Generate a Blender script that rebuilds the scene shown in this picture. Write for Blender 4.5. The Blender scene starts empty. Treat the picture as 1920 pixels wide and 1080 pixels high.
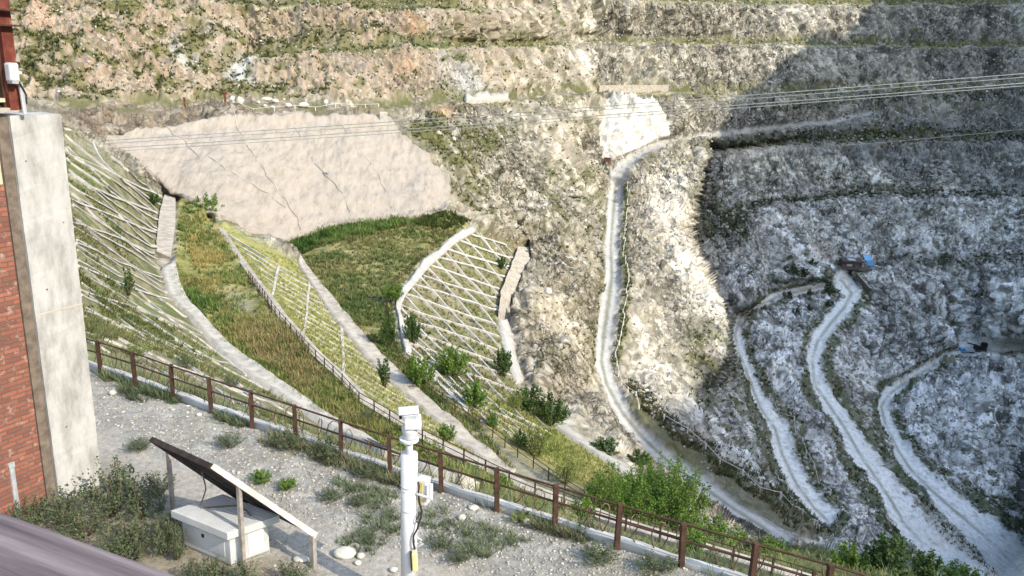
import bpy, math, random
import numpy as np
from mathutils import Vector, Matrix
from mathutils.geometry import delaunay_2d_cdt
R_ = math.radians
rng = np.random.default_rng(7); random.seed(7)
sc = bpy.context.scene
COL = sc.collection

# ------------------------------------------------------------------ camera
FPX, PITCH, CAMZ, ROLL = 1500.0, R_(15.6), 8.0, R_(2.2)
cam = bpy.data.cameras.new("camera"); camo = bpy.data.objects.new("camera", cam); COL.objects.link(camo)
camo.location = (0, 0, CAMZ); camo.rotation_euler = (Matrix.Rotation(R_(90) - PITCH, 3, 'X') @ Matrix.Rotation(ROLL, 3, 'Z')).to_euler()
cam.sensor_width = 36; cam.lens = 36 * FPX / 1920; cam.clip_start = 0.05; cam.clip_end = 5000
sc.camera = camo
# ------------------------------------------------------------------ light
SUN_EL, SUN_AZ = R_(36), R_(126)          # azimuth from +Y towards +X: light from the right, a little behind
sd = Vector((math.cos(SUN_EL) * math.sin(SUN_AZ), math.cos(SUN_EL) * math.cos(SUN_AZ), math.sin(SUN_EL)))
sl = bpy.data.lights.new("sun", 'SUN'); sl.energy = 2.3; sl.angle = R_(0.4); sl.color = (1, .90, .72)
so = bpy.data.objects.new("sun", sl); COL.objects.link(so); so.rotation_euler = sd.to_track_quat('Z', 'Y').to_euler()
wd = bpy.data.worlds.new("World"); sc.world = wd; wd.use_nodes = True
nt = wd.node_tree; sky = nt.nodes.new('ShaderNodeTexSky'); sky.sky_type = 'NISHITA'; sky.sun_disc = False
sky.sun_elevation = SUN_EL; sky.sun_rotation = SUN_AZ; sky.altitude = 1200; sky.air_density = 1.8; sky.dust_density = 5.5; sky.ozone_density = 1.6
nt.links.new(sky.outputs[0], nt.nodes['Background'].inputs[0]); nt.nodes['Background'].inputs[1].default_value = 0.15
sc.view_settings.view_transform = 'Standard'; sc.view_settings.look = 'None'
sc.view_settings.exposure = 1.45; sc.view_settings.gamma = 1
sc.cycles.max_bounces = 5; sc.cycles.diffuse_bounces = 3; sc.cycles.transmission_bounces = 2; sc.cycles.transparent_max_bounces = 4

# ------------------------------------------------------------------ perspective helpers
CP, SP, CR, SR = math.cos(PITCH), math.sin(PITCH), math.cos(ROLL), math.sin(ROLL)
def ray(px, py):
    a_ = (np.asarray(px, float) - 960) / FPX; b_ = (540 - np.asarray(py, float)) / FPX
    a = a_ * CR - b_ * SR; b = a_ * SR + b_ * CR
    return np.stack([a, b * SP + CP, b * CP - SP], -1)
def at_w(px, py, w): return ray(px, py) * np.asarray(w, float)[..., None] + np.array([0, 0, CAMZ])
def at_z(px, py, z=0.0):
    r = ray(px, py); return r * ((np.asarray(z, float) - CAMZ) / r[..., 2])[..., None] + np.array([0, 0, CAMZ])
def z_for(py, y, x=0.0):                      # height seen at row py for a point standing at (x, y)
    k = (540 - py) / FPX; return CAMZ + (k * y * CP + x * SR - y * SP * CR) / (CP * CR + k * SP)

# ------------------------------------------------------------------ noise (numpy value noise)
def _h(i, j, k, s):
    n = (i * 73856093) ^ (j * 19349663) ^ (k * 83492791) ^ (s * 2654435761 & 0x7fffffff)
    n = (n ^ (n >> 13)) * 1274126177 & 0xffffffff
    n = (n ^ (n >> 16)) * 2246822519 & 0xffffffff
    return ((n ^ (n >> 15)) & 0xffff) / 65535.0
def vnoise(p, s=0):
    p = np.asarray(p); f = np.floor(p); i = f.astype(np.int64); t = p - f; u = t * t * (3 - 2 * t)
    x, y, z = i[..., 0], i[..., 1], i[..., 2]; a, b, c = u[..., 0], u[..., 1], u[..., 2]
    def L(p0, p1, q): return p0 + (p1 - p0) * q
    v = L(L(L(_h(x, y, z, s), _h(x+1, y, z, s), a), L(_h(x, y+1, z, s), _h(x+1, y+1, z, s), a), b),
          L(L(_h(x, y, z+1, s), _h(x+1, y, z+1, s), a), L(_h(x, y+1, z+1, s), _h(x+1, y+1, z+1, s), a), b), c)
    return v * 2 - 1
def fbm(p, lam, octs, s=0, gain=.55, ridge=False):
    o = 0; amp = 1; tot = 0
    for k in range(octs):
        n = vnoise(p / (lam / 2.03 ** k) + 17.3 * k, s + k)
        if ridge: n = 1 - 2 * np.abs(n) ** .8
        o = o + amp * n; tot += amp; amp *= gain
    return o / tot
def blur(a, r):
    if r <= 0: return a
    n = int(max(1, round(r * 2.5))); k = np.exp(-.5 * (np.arange(-n, n + 1) / r) ** 2); k /= k.sum()
    for ax in (0, 1):
        b = np.pad(a, [(n, n) if q == ax else (0, 0) for q in (0, 1)], mode='edge')
        a = sum(k[i] * (b[i:i + a.shape[0], :] if ax == 0 else b[:, i:i + a.shape[1]]) for i in range(2 * n + 1))
    return a

# ------------------------------------------------------------------ terrain survey: breaklines (pixel ray + altitude or range)
PTS = []
def lz(*pts, step=14):                    # level-ish line: altitude at each point
    for (x0, y0, z0), (x1, y1, z1) in zip(pts[:-1], pts[1:]):
        n = max(1, int(math.hypot(x1 - x0, y1 - y0) / step))
        for t in np.arange(n + (1 if (x1, y1, z1) == pts[-1] else 0)) / n:
            x, y, z = x0 + (x1 - x0) * t, y0 + (y1 - y0) * t, z0 + (z1 - z0) * t
            PTS.append((x, y, ray(x, y)[2] / (z - CAMZ)))
def lw(*pts, step=14):                    # line with range along the axis
    for (x0, y0, z0), (x1, y1, z1) in zip(pts[:-1], pts[1:]):
        n = max(1, int(math.hypot(x1 - x0, y1 - y0) / step))
        for t in np.arange(n + (1 if (x1, y1, z1) == pts[-1] else 0)) / n:
            PTS.append((x0 + (x1 - x0) * t, y0 + (y1 - y0) * t, (1 - t) / z0 + t / z1))
def pw(*pts):
    for x, y, w in pts: PTS.append((x, y, 1 / w))
def tz(line, z): return [(a, b, z) for a, b in line]
def sub(line, dx, dy): return [(a + dx, b + dy) for a, b in line]

RAILBASE = [(190,706),(255,728),(325,755),(397,781),(473,808),(555,837),(640,868),(732,900),(828,932),(932,966),(1040,1001),(1155,1038),(1277,1077),(1405,1117),(1545,1160)]
A_L = [(310,370),(297,410),(290,480),(300,510),(313,557),(353,597),(383,633),(427,680),(467,713),(600,800),(740,880)]
A_R = [(333,372),(333,427),(327,493),(337,540),(350,567),(390,610),(433,653),(483,693),(517,720),(640,803),(760,872),(870,918),(897,929)]
F2 = [(397,410),(413,440),(440,484),(467,525),(500,570),(520,600),(547,630),(583,672),(633,718),(673,762),(713,785),(787,832),(853,864),(920,899),(957,917),(1000,935),(1040,950),(1087,966),(1134,987),(1353,1055),(1476,1092),(1600,1130)]
B_R = [(562,485),(640,583),(710,663),(767,720),(827,775),(880,820),(930,860),(965,893)]
B_L = [(556,495),(618,592),(680,668),(733,724),(790,773),(850,827),(900,865),(950,896)]
C_CAP = [(881,428),(842,452),(797,494),(756,542),(744,566),(741,586),(749,620),(760,664)]
F3 = [(881,426),(842,449),(795,490),(751,537),(739,563),(735,584),(744,622),(756,668),(784,705),(813,735),(857,765),(887,783),(933,815),(987,858),(1023,882),(1067,915),(1150,965),(1300,1022),(1450,1072)]
C_WL = [(968,470),(936,560),(933,598),(945,660),(965,720),(1010,775),(1040,803),(1100,845),(1145,872),(1190,905),(1300,975),(1450,1040)]
D_L = [(1138,353),(1132,460),(1133,510),(1123,560),(1117,610),(1113,677),(1122,720),(1140,760),(1160,797),(1207,847),(1233,868),(1280,902),(1330,943),(1397,987),(1463,1027)]
D_R = [(1170,353),(1158,460),(1162,527),(1160,567),(1150,627),(1142,677),(1153,720),(1187,777),(1240,833),(1273,860),(1300,885),(1347,917),(1420,963),(1488,1007)]
E1 = [(1543,537,13,-54),(1467,553,12,-55.5),(1423,573,16,-56.5),(1390,592,20,-57),(1383,610,20,-57.5),(1378,628,22,-58),(1385,660,20,-58.8),(1398,693,18,-59.5),(1408,720,20,-60),(1427,768,26,-61),(1453,803,40,-62),(1467,853,34,-62.6),(1493,907,32,-63.2),(1527,953,30,-63.8),(1552,976,22,-64)]
E2 = [(1578,526,34,-54),(1597,550,24,-54.6),(1583,577,24,-56),(1557,607,24,-58),(1533,640,22,-59.6),(1523,673,22,-61),(1527,720,22,-63),(1557,763,26,-65),(1587,807,30,-66.6),(1613,853,36,-68),(1640,893,44,-69.6),(1670,937,40,-71),(1693,977,40,-72.4),(1723,1013,46,-73.5),(1763,1047,50,-75),(1813,1085,64,-77)]
E3 = [(2050,655,10,-70),(1920,659,11,-71.5),(1847,662,13,-72),(1800,666,14,-72.6),(1763,680,15,-73),(1727,700,15,-73.6),(1697,718,16,-74),(1668,738,20,-75),(1652,762,26,-75.5),(1660,795,22,-76),(1683,843,26,-77),(1707,880,30,-78),(1747,920,34,-79),(1793,960,42,-80),(1840,1000,50,-81.6),(1880,1037,66,-83),(1925,1085,84,-85)]

# foreground ground level and the brink under the near rail
lz((-420,1320,0),(2400,1320,0), step=60)
lz((-420,560,0),(0,648,0),(100,676,0), *tz(RAILBASE, 0), (1800,1240,0),(2100,1320,0), step=4)
lz(*tz(sub(RAILBASE, 1, -6), 0), step=4); lz(*tz(sub(RAILBASE, 2, -13), -.02), step=4)
lz((-420,540,-.4),(0,630,-.5),(150,680,-.6), *tz(sub(RAILBASE[1:], 5, -27), -.9), (1806,1210,-1.2),(2110,1290,-1.2), step=4)
pw((200,900,14.6)); PTS.pop()
lz((0,800,0),(-420,800,0)); lz((-420,1000,0),(300,1000,0),(900,1100,0))
# bank A between the brink and its foot strip
lz((150,640,-.9),(128,500,-.5),(118,400,-.2),(112,240,.2))
lz((-420,420,0),(0,400,.2)); lz((-420,240,.6),(100,236,.5)); 
def za(p): return -8 - 1.2 * min(1, max(0, (560 - p[1]) / 190))
def zf2(p): return -8 - 3.0 * min(1, max(0, (570 - p[1]) / 160))
lz(*[(a, b, za((a, b))) for a, b in A_L]); lz(*[(a, b, za((a, b))) for a, b in A_R]); lz(*[(a, b, zf2((a, b))) for a, b in F2])
# bank B, shelf 2, bank C
lz(*[(a + 6, b - 1, zf2((a, b)) - .1) for a, b in F2[1:]])
lz(*tz(B_L, -14.4)); lz(*tz(B_R, -14.5)); lz(*tz(F3, -14.5)); lz((965,900,-14.5),(1150,985,-14.5),(1400,1072,-14.5),(1600,1140,-14.5))
lz(*tz(sub(C_CAP, 8, 2), -14.6))
lz(*tz(C_WL, -21.6)); 
lz((992,470,-23.5),(990,503,-23.5),(957,568,-23.5),(949,602,-23.5),(963,660,-23.5),(980,716,-23.5),(1032,775,-23.2),(1065,798,-23),(1120,838,-23),(1170,868,-23),(1210,900,-23),(1320,970,-23))
# sprayed wall
WT = [(196,266,98),(300,248,104),(430,232,110),(560,228,116),(640,226,118),(727,226,123),(748,262,121),(800,298,119),(835,335,117),(839,370,115)]
WB = [(196,266,98),(330,365,94),(404,408,91),(470,440,92),(532,461,95),(600,435,100),(700,420,104.5),(800,408,107.5),(832,400,110),(839,385,113)]
lw(*WT); lw(*WB)
# bench 1 (level with the near road)
lw((-420,225,90),(120,222,100),(250,220,108),(430,215,117),(640,212,123),(860,200,148),(1000,190,185),(1120,181,214),(1250,184,232),(1380,188,262),(1600,180,300),(1920,172,310),(2400,165,300))
lw((-420,200,100),(120,203,110),(250,198,117),(430,183,126),(640,188,131),(860,187,155),(1000,178,194),(1120,168,223),(1250,168,242),(1380,170,272),(1600,163,307),(1920,157,317),(2400,150,306))
# bench 2
lw((460,117,138),(560,109,140),(640,106,143),(780,92,152),(860,94,170),(1000,94,207),(1100,84,232),(1200,84,250),(1400,88,286),(1600,91,318),(1920,94,328),(2400,94,316))
lw((470,98,146),(560,90,147),(640,84,150),(780,78,158),(860,84,176),(1000,84,213),(1100,74,238),(1200,74,256),(1400,76,293),(1600,80,325),(1920,83,335),(2400,83,322))
lw((230,20,133),(330,60,134),(400,100,134),(460,117,137))
# bench 3
lw((250,-4,141),(400,14,146),(560,19,152),(640,20,154),(780,26,164),(900,29,182),(1000,20,214))
lw((250,-22,148),(400,-6,153),(560,1,158),(640,3,160),(780,10,170),(900,16,188),(1000,8,222))
lw((1130,0,246),(1300,6,272),(1400,13,300),(1600,15,333),(1920,11,344),(2400,11,330))
lw((1130,-12,254),(1300,-6,280),(1400,2,307),(1600,4,340),(1920,0,351),(2400,0,338))
lw((-420,-300,190),(640,-300,205),(1000,-300,260),(1300,-300,330),(1920,-300,390),(2400,-300,380), step=60)
pw((-420,0,138),(0,0,132),(0,100,120))
# hillside and white face between bench 1 and haul road
pw((860,250,138),(900,330,134),(940,400,132),(1000,330,156),(1050,440,143),(1040,250,180),(1000,560,108),(1060,640,103),(1080,560,118),(1020,700,84),(1080,740,92))
lw((1120,196,208),(1235,194,222),(1250,240,218)); lw((1122,312,200),(1180,285,206),(1240,258,213))
# haul road
ZD = [-21,-25,-26.6,-28,-29.5,-31.5,-32.4,-33.2,-34,-35.5,-36,-36.8,-37.5,-38.3,-39]
lz(*[(a, b, z) for (a, b), z in zip(D_L, ZD)]); lz(*[(a, b, z) for (a, b), z in zip(D_R, ZD)])
lw((1138,353,196),(1140,330,198),(1160,307,203),(1207,277,211),(1240,263,216),(1280,262,228),(1323,250,242),(1407,241,266),(1480,233,280),(1563,226,290),(1613,214,296))
lw((1172,353,196),(1179,322,198),(1214,292,204),(1250,275,212),(1280,270,226),(1323,257,239),(1407,248,263),(1480,240,278),(1563,233,288),(1613,222,294))
# spur right of the haul road: brow, then the drop behind it
lw((1290,285,224),(1312,296,216),(1303,330,208),(1288,380,198),(1277,430,185),(1300,490,170),(1335,560,155),(1346,610,148),(1356,660,140),(1330,695,132),(1290,735,118))
lw((1322,292,244),(1312,335,243),(1297,388,236),(1288,440,230),(1312,494,219),(1346,562,207),(1357,612,198),(1368,664,186),(1352,720,160))
pw((1220,340,203),(1230,450,172),(1260,540,152),(1230,640,130),(1210,700,118))
# far wall benches
lw((1335,284,250),(1450,279,270),(1600,271,282),(1750,271,287),(1920,276,288),(2400,280,276))
lw((1335,275,254),(1450,268,276),(1600,261,288),(1750,261,293),(1920,266,294),(2400,270,282))
lw((1400,386,254),(1480,381,264),(1600,374,271),(1750,373,275),(1920,377,275),(2400,382,266))
lw((1400,372,260),(1480,368,271),(1600,361,278),(1750,360,281),(1920,364,281),(2400,368,272))
lw((1380,500,234),(1480,500,242),(1560,497,250),(1660,497,256),(1800,492,259),(1920,490,259),(2400,490,250))
lw((1470,520,235),(1540,518,241),(1640,515,246))
pw((1330,360,246),(1310,450,232),(1400,560,212),(1920,600,226),(1860,745,206),(1830,800,197),(1920,800,196),(1920,920,187),(1900,900,190),(1800,860,188),(2400,700,190),(2400,1000,150))
for E in (E1, E2, E3):
    L = [];  Rr = []
    for k, (x, y, wd_, z) in enumerate(E):
        a = E[max(k - 1, 0)]; b = E[min(k + 1, len(E) - 1)]; dx, dy = b[0] - a[0], b[1] - a[1]; n = math.hypot(dx, dy)
        nx, ny = -dy / n, dx / n
        L.append((x + nx * wd_ * .5, y + ny * wd_ * .5, z)); Rr.append((x - nx * wd_ * .5, y - ny * wd_ * .5, z))
    lz(*L); lz(*Rr)
# lower right brow under the haul road's end
lz((1488,1040,-38.5),(1540,1056,-38),(1640,1076,-37),(1760,1092,-36),(1900,1110,-36),(2400,1230,-36))
lz((1505,1028,-50),(1560,1040,-60),(1650,1058,-66),(1760,1078,-72))
pw((1330,850,106),(1400,900,104))

P2 = np.array(PTS); 
_, uq = np.unique(np.round(P2[:, :2] / 1.5).astype(int), axis=0, return_index=True); P2 = P2[np.sort(uq)]
res = delaunay_2d_cdt([Vector((a, b)) for a, b in P2[:, :2]], [], [], 0, 1e-4)
OV = np.array([v[:] for v in res[0]]); ID = np.array([P2[o[0], 2] if o else 0 for o in res[3]])
def axis(a, b, lo, hi, fine, coarse):
    return np.concatenate([np.arange(lo, a, coarse), np.arange(a, b, fine), np.arange(b, hi + 1, coarse)]).astype(float)
GX = axis(-60, 1980, -420, 2396, 2.0, 8.0); GY = axis(-40, 1120, -296, 1316, 2.0, 8.0)
NX, NY = len(GX), len(GY)
INV = np.full((NY, NX), np.nan)
for tri in res[2]:
    p = OV[list(tri)]; v = ID[list(tri)]
    i0, i1 = np.searchsorted(GX, p[:, 0].min() - .01), np.searchsorted(GX, p[:, 0].max() + .01)
    j0, j1 = np.searchsorted(GY, p[:, 1].min() - .01), np.searchsorted(GY, p[:, 1].max() + .01)
    if i1 <= i0 or j1 <= j0: continue
    X, Y = np.meshgrid(GX[i0:i1], GY[j0:j1])
    d = (p[1,1]-p[2,1])*(p[0,0]-p[2,0]) + (p[2,0]-p[1,0])*(p[0,1]-p[2,1])
    if abs(d) < 1e-9: continue
    a = ((p[1,1]-p[2,1])*(X-p[2,0]) + (p[2,0]-p[1,0])*(Y-p[2,1])) / d
    b = ((p[2,1]-p[0,1])*(X-p[2,0]) + (p[0,0]-p[2,0])*(Y-p[2,1])) / d
    c = 1 - a - b; m = (a > -1e-4) & (b > -1e-4) & (c > -1e-4)
    sl_ = INV[j0:j1, i0:i1]; sl_[m] = (a * v[0] + b * v[1] + c * v[2])[m]
bad = np.isnan(INV)
if bad.any():
    for r in range(NY):
        g = np.where(~bad[r])[0]
        if len(g): INV[r] = np.interp(np.arange(NX), g, INV[r, g])
INV = blur(INV, 1.3)
PX, PY = np.meshgrid(GX, GY)
W0 = 1 / INV
P0 = at_w(PX, PY, W0)

# ------------------------------------------------------------------ region masks (where each ground cover lies)
def inpoly(poly, X=None, Y=None):
    X = PX if X is None else X; Y = PY if Y is None else Y
    m = np.zeros(X.shape, bool); q = poly[-1]
    for p in poly:
        if p[1] != q[1]:
            c = (p[1] > Y) != (q[1] > Y); m ^= c & (X < (q[0] - p[0]) * (Y - p[1]) / (q[1] - p[1]) + p[0])
        q = p
    return m
WOB = fbm(np.stack([PX / 60, PY / 60, W0 * 0], -1), 1, 3, 91)
WOBX, WOBY = PX + 9 * WOB, PY + 9 * fbm(np.stack([PX / 60, PY / 60, W0 * 0 + 5], -1), 1, 3, 97)
def poly(pts, soft=4, wob=1.0):
    m = inpoly(pts, PX + wob * (WOBX - PX), PY + wob * (WOBY - PY)).astype(np.float32); return blur(m, soft / 2)
def dline(pts):
    d = np.full(PX.shape, 1e9)
    for p, q in zip(pts[:-1], pts[1:]):
        vx, vy = q[0] - p[0], q[1] - p[1]; L2 = vx * vx + vy * vy + 1e-9
        lo = min(p[0], q[0]) - 70; hi = max(p[0], q[0]) + 70; l2 = min(p[1], q[1]) - 70; h2 = max(p[1], q[1]) + 70
        i0, i1 = np.searchsorted(GX, lo), np.searchsorted(GX, hi); j0, j1 = np.searchsorted(GY, l2), np.searchsorted(GY, h2)
        X, Y = PX[j0:j1, i0:i1], PY[j0:j1, i0:i1]
        t = np.clip(((X - p[0]) * vx + (Y - p[1]) * vy) / L2, 0, 1)
        d[j0:j1, i0:i1] = np.minimum(d[j0:j1, i0:i1], np.hypot(X - p[0] - t * vx, Y - p[1] - t * vy))
    return d
def line(pts, w, soft=2): return np.clip((w / 2 + soft - dline(pts)) / (2 * soft), 0, 1)
def band(E, k=1.0):
    k = k * 1.12; m = np.zeros(PX.shape)
    for p, q in zip(E[:-1], E[1:]): m = np.maximum(m, line([p[:2], q[:2]], (p[2] + q[2]) / 2 * k, 2))
    return m
ROAD_D = np.maximum(poly(D_L + D_R[::-1], 2, .25), poly([(1138,355),(1140,330),(1160,307),(1207,277),(1240,263),(1280,262),(1280,270),(1250,275),(1214,292),(1179,322),(1171,355)], 2, .2))
ROAD_D = np.maximum(ROAD_D, line([(1270,266),(1323,254),(1407,245),(1480,237),(1563,230),(1600,221),(1640,216)], 8, 1.5))
ROAD_E1, ROAD_E2, ROAD_E3 = band(E1), band(E2), band(E3)
YARD = poly([(1795,640),(1850,632),(1990,640),(1990,664),(1840,664),(1795,658)], 3, .3)
SM_ = blur(np.maximum(np.clip(np.maximum.reduce([band(E1, 1.5), band(E2, 1.4), band(E3, 1.4), line([((a[0]+b[0])/2, (a[1]+b[1])/2) for a, b in zip(D_L, D_R)], 50, 4), YARD]), 0, 1), line(sub(RAILBASE, 3, -20) + [(1760, 1205)], 34, 6)), 3)
INV = INV * (1 - SM_) + blur(INV, 4.0) * SM_; W0 = 1 / INV; P0 = at_w(PX, PY, W0)
ROAD_N = poly([(150,790),(215,815),(330,868),(450,925),(600,985),(800,1055),(960,1110),(1100,1180),(900,1330),(-420,1330),(-420,900),(150,900)], 8, .5)
SHOT = poly([(a, b) for a, b, _ in WT] + [(a, b) for a, b, _ in WB[::-1]], 4, 0)
BANKA = poly([(112,240),(310,370),(297,410)] + A_L[2:] + [(940,960),(640,858),(397,772),(150,680)], 4, .1)
STRIPS = np.maximum.reduce([poly(A_L + A_R[::-1], 2, 0), poly(B_L + B_R[::-1], 2, 0), line([(978,472),(970,508),(946,565),(939,602),(953,660),(972,722)], 24, 6), line([(1045,800),(1104,843),(1148,869),(1195,903)], 26, 6)])
BANKB = poly(F2[:18] + [(1040,935),(950,896)] + B_L[::-1][1:], 3, .2)
BERM1 = poly(A_R + [(1130,1000)] + F2[:19][::-1] + [(340,370)], 3, .3)
BERM2 = poly([(532,461),(600,435),(700,420),(832,400),(881,426)] + F3[1:17] + [(965,893)] + B_R[::-1], 3, .2)
BANKC = poly(C_CAP + F3[8:17] + [(1300,1000)] + C_WL[:11][::-1] + [(990,462)], 3, .1)
FORE = inpoly([(-420,560),(0,648),(100,676)] + RAILBASE + [(1800,1240),(2100,1330),(-420,1330)]).astype(np.float32)
VEG_LOW = poly([(1090,905),(1250,1000),(1450,1035),(1490,1030),(1700,1080),(1900,1110),(1700,1330),(1100,960)], 8, 1)
FLAT = np.clip(np.maximum.reduce([ROAD_D, ROAD_E1, ROAD_E2, ROAD_E3, YARD, SHOT, STRIPS, line(sub(RAILBASE, 4, -18) + [(1800, 1215), (2100, 1290)], 70, 6), BANKA, BANKB, BANKC, .85 * BERM1, .85 * BERM2, FORE]), 0, 1)
FLAT = blur(FLAT, 2)

def sst(x, a, b): t = np.clip((x - a) / (b - a), 0, 1); return t * t * (3 - 2 * t)
# ------------------------------------------------------------------ relief
du = np.gradient(P0, axis=1); dv = np.gradient(P0, axis=0)
NRM = np.cross(du, dv); NRM /= np.linalg.norm(NRM, axis=-1, keepdims=True) + 1e-12
flip = np.sum(NRM * (P0 - np.array([0, 0, CAMZ])), -1) > 0; NRM[flip] *= -1
for k in range(3): NRM[..., k] = blur(NRM[..., k], 3)
NRM /= np.linalg.norm(NRM, axis=-1, keepdims=True) + 1e-12
# coordinates stretched down the fall line so ribs and gullies run downhill
DN = np.array([.42, -.30, -.86]); DN /= np.linalg.norm(DN)
along = P0 @ DN
Q = P0 - along[..., None] * DN * .5
BEN = np.maximum.reduce([line(q, 16, 6) for q in ([(460,112),(560,104),(640,98),(780,87),(860,90),(1000,90),(1100,80),(1200,80),(1400,84),(1600,86),(1990,89)], [(400,8),(560,12),(640,13),(780,20),(900,22),(1000,14)], [(1130,-4),(1300,2),(1400,8),(1600,10),(1990,6)], [(1330,280),(1450,273),(1600,266),(1750,266),(1990,270)], [(1400,379),(1480,375),(1600,368),(1750,367),(1990,371)], [(120,212),(430,200),(640,205),(860,195),(1000,185),(1120,175),(1250,177),(1380,180),(1600,172),(1990,164)])])
DV = np.array([.18, -.45, -.87]); DV /= np.linalg.norm(DV); DH = np.array([.50, -.28, -.82]); DH /= np.linalg.norm(DH)
wl = sst(PX, 1080, 1260)[..., None]; DD = DV * wl + DH * (1 - wl); DD /= np.linalg.norm(DD, axis=-1, keepdims=True)
QV = P0 - np.sum(P0 * DD, -1, keepdims=True) * DD * .84
rib = fbm(QV, 6.5, 4, 951, .7, True); rib2 = fbm(QV, 2.4, 3, 961, .75)
rock = (1 - np.maximum(FLAT, .75 * blur(np.maximum.reduce([ROAD_D, ROAD_E1, ROAD_E2, ROAD_E3, YARD]), 7))) * (1 - .75 * BEN)
HL = fbm(Q, 17, 3, 941)
blk = 1 - .7 * np.clip(sst(HL, .05, .35) * (PX > 1380) * sst(PY, 480, 620), 0, 1)
rock = rock * (1 - .6 * poly([(1420,480),(1640,480),(1640,600),(1420,620)], 24, 1))
def blocks(p, lam, s):
    q = p / lam + .55 * np.stack([vnoise(p / lam * 1.3 + 9.1 * k, s + k) for k in range(3)], -1); f = np.floor(q).astype(np.int64); return _h(f[..., 0], f[..., 1], f[..., 2], s + 7) - .5
SC = np.clip(W0 / 150, .06, 1.6)
r1 = fbm(Q, 13, 4, 3, .6, True); r2 = fbm(Q, 2.6, 3, 21, .8, True); r3 = vnoise(P0 / .55, 40); r4 = fbm(P0, 1.5, 2, 43, .8)
disp = rock * (1.9 * SC * r1 + SC * blk * (1.1 * blocks(Q, 4.2, 901) + .7 * blocks(Q, 2.0, 911)) + .85 * SC * r2 + .30 * r4 + 1.35 * SC * rib + .55 * SC * rib2 + .15 * np.clip((230 - W0) / 100, 0, 1) * r3)
disp += (1 - rock) * (.10 * r4 * np.clip(W0 / 60, 0, 1) * (1 - .7 * np.maximum(SHOT, ROAD_D)))
disp += SHOT * (.45 * fbm(P0, 9, 3, 5) + .10 * r4)
GR = FORE * (1 - ROAD_N)
disp += FORE * (.010 * fbm(P0, .3, 3, 60) + .06 * fbm(P0, 3, 2, 66)) + GR * (.08 + .022 * fbm(P0, .13, 2, 63, .8))
P = P0 + NRM * disp[..., None]

def bilin(A, px, py):
    fx = np.interp(px, GX, np.arange(NX)); fy = np.interp(py, GY, np.arange(NY))
    i = np.clip(fx.astype(int), 0, NX - 2); j = np.clip(fy.astype(int), 0, NY - 2); a = fx - i; b = fy - j
    if A.ndim == 3: a, b = a[..., None], b[..., None]
    return (A[j, i] * (1 - a) + A[j, i + 1] * a) * (1 - b) + (A[j + 1, i] * (1 - a) + A[j + 1, i + 1] * a) * b
def surf(px, py): return bilin(P, np.asarray(px, float), np.asarray(py, float))
def nrm(px, py):
    n = bilin(NRM, np.asarray(px, float), np.asarray(py, float)); return n / (np.linalg.norm(n, axis=-1, keepdims=True) + 1e-9)

# ------------------------------------------------------------------ ground cover colours (albedo of what lies there, some light and shade painted in)
def C3(*c): return np.array(c, float)
def mix(A, m, c): return A * (1 - m[..., None]) + (c if np.ndim(c) == 3 else np.broadcast_to(c, A.shape)) * m[..., None]
n_big = fbm(Q, 26, 3, 101); FARW = sst(W0, 120, 220); n_mid = 1.15 * fbm(Q, 3.6, 4, 111, .8); n_fin = 1.5 * (FARW * fbm(Q * .4 + P0 * .6, 1.9, 2, 121, .9) + (1 - FARW) * fbm(Q * .4 + P0 * .6, .85, 2, 126, .9)); n_pt = vnoise(P0 / .75, 131); n_sp = fbm(P0, 2.6, 3, 141, .7)
ALB = np.broadcast_to(C3(.28, .25, .20), P0.shape).copy()
ALB = mix(ALB, sst(n_big, -.3, .5) * .7, C3(.29, .27, .23))
ALB = mix(ALB, sst(n_mid, .0, .45) * .75, C3(.39, .36, .30))
ALB = mix(ALB, sst(-n_mid, .05, .45) * .7, C3(.145, .14, .105))
ALB = mix(ALB, sst(n_fin, .08, .35) * .6, C3(.47, .45, .39))
ALB = mix(ALB, sst(-n_fin, .10, .45) * .75, C3(.085, .085, .06))
bt = .8 * blocks(QV, 2.6, 921) + .6 * blocks(Q, 1.5, 931) + .9 * rib2 + .5 * (rib - .1)
HL = fbm(Q, 17, 3, 941)
ALB = ALB * (1 + .45 * bt * (1 - FLAT))[..., None]
ALB = mix(ALB, sst(HL, .1, .45) * .55 * (1 - FLAT), C3(.33, .305, .255)); ALB = mix(ALB, sst(-HL, .12, .5) * .45, C3(.19, .175, .13))
# upper left hillside: pinkish soil
HILL = poly([(-420,-300),(1000,-300),(1120,60),(1110,175),(860,195),(640,205),(430,205),(120,215),(-420,215)], 30, 2)
soil = np.clip(HILL * (1 - .8 * sst(PX, 700, 1060)), 0, 1)
SO = np.broadcast_to(C3(.265, .20, .15), P0.shape).copy()
SO = mix(SO, sst(n_mid, -.1, .5) * .8, C3(.34, .275, .21)); SO = mix(SO, sst(n_big, .1, .6) * .5, C3(.33, .235, .17))
SO = mix(SO, sst(-n_mid, .1, .5) * .6, C3(.24, .205, .145)); SO = mix(SO, sst(-n_fin, .12, .5) * .65, C3(.13, .12, .07))
Q2 = P0 - (P0 @ np.array([.55, -.35, -.76]))[..., None] * np.array([.55, -.35, -.76]) * .86
gul = fbm(Q2, 3.6, 3, 871, .75); gul2 = fbm(Q2, 9, 2, 875)
SO = mix(SO, sst(-gul, .12, .5) * .8, C3(.15, .135, .09)); SO = mix(SO, sst(gul, .15, .5) * .6, C3(.37, .305, .235)); SO = mix(SO, sst(gul2, .1, .5) * .5, C3(.30, .27, .23))
ALB = mix(ALB, soil * .85, SO)
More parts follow.
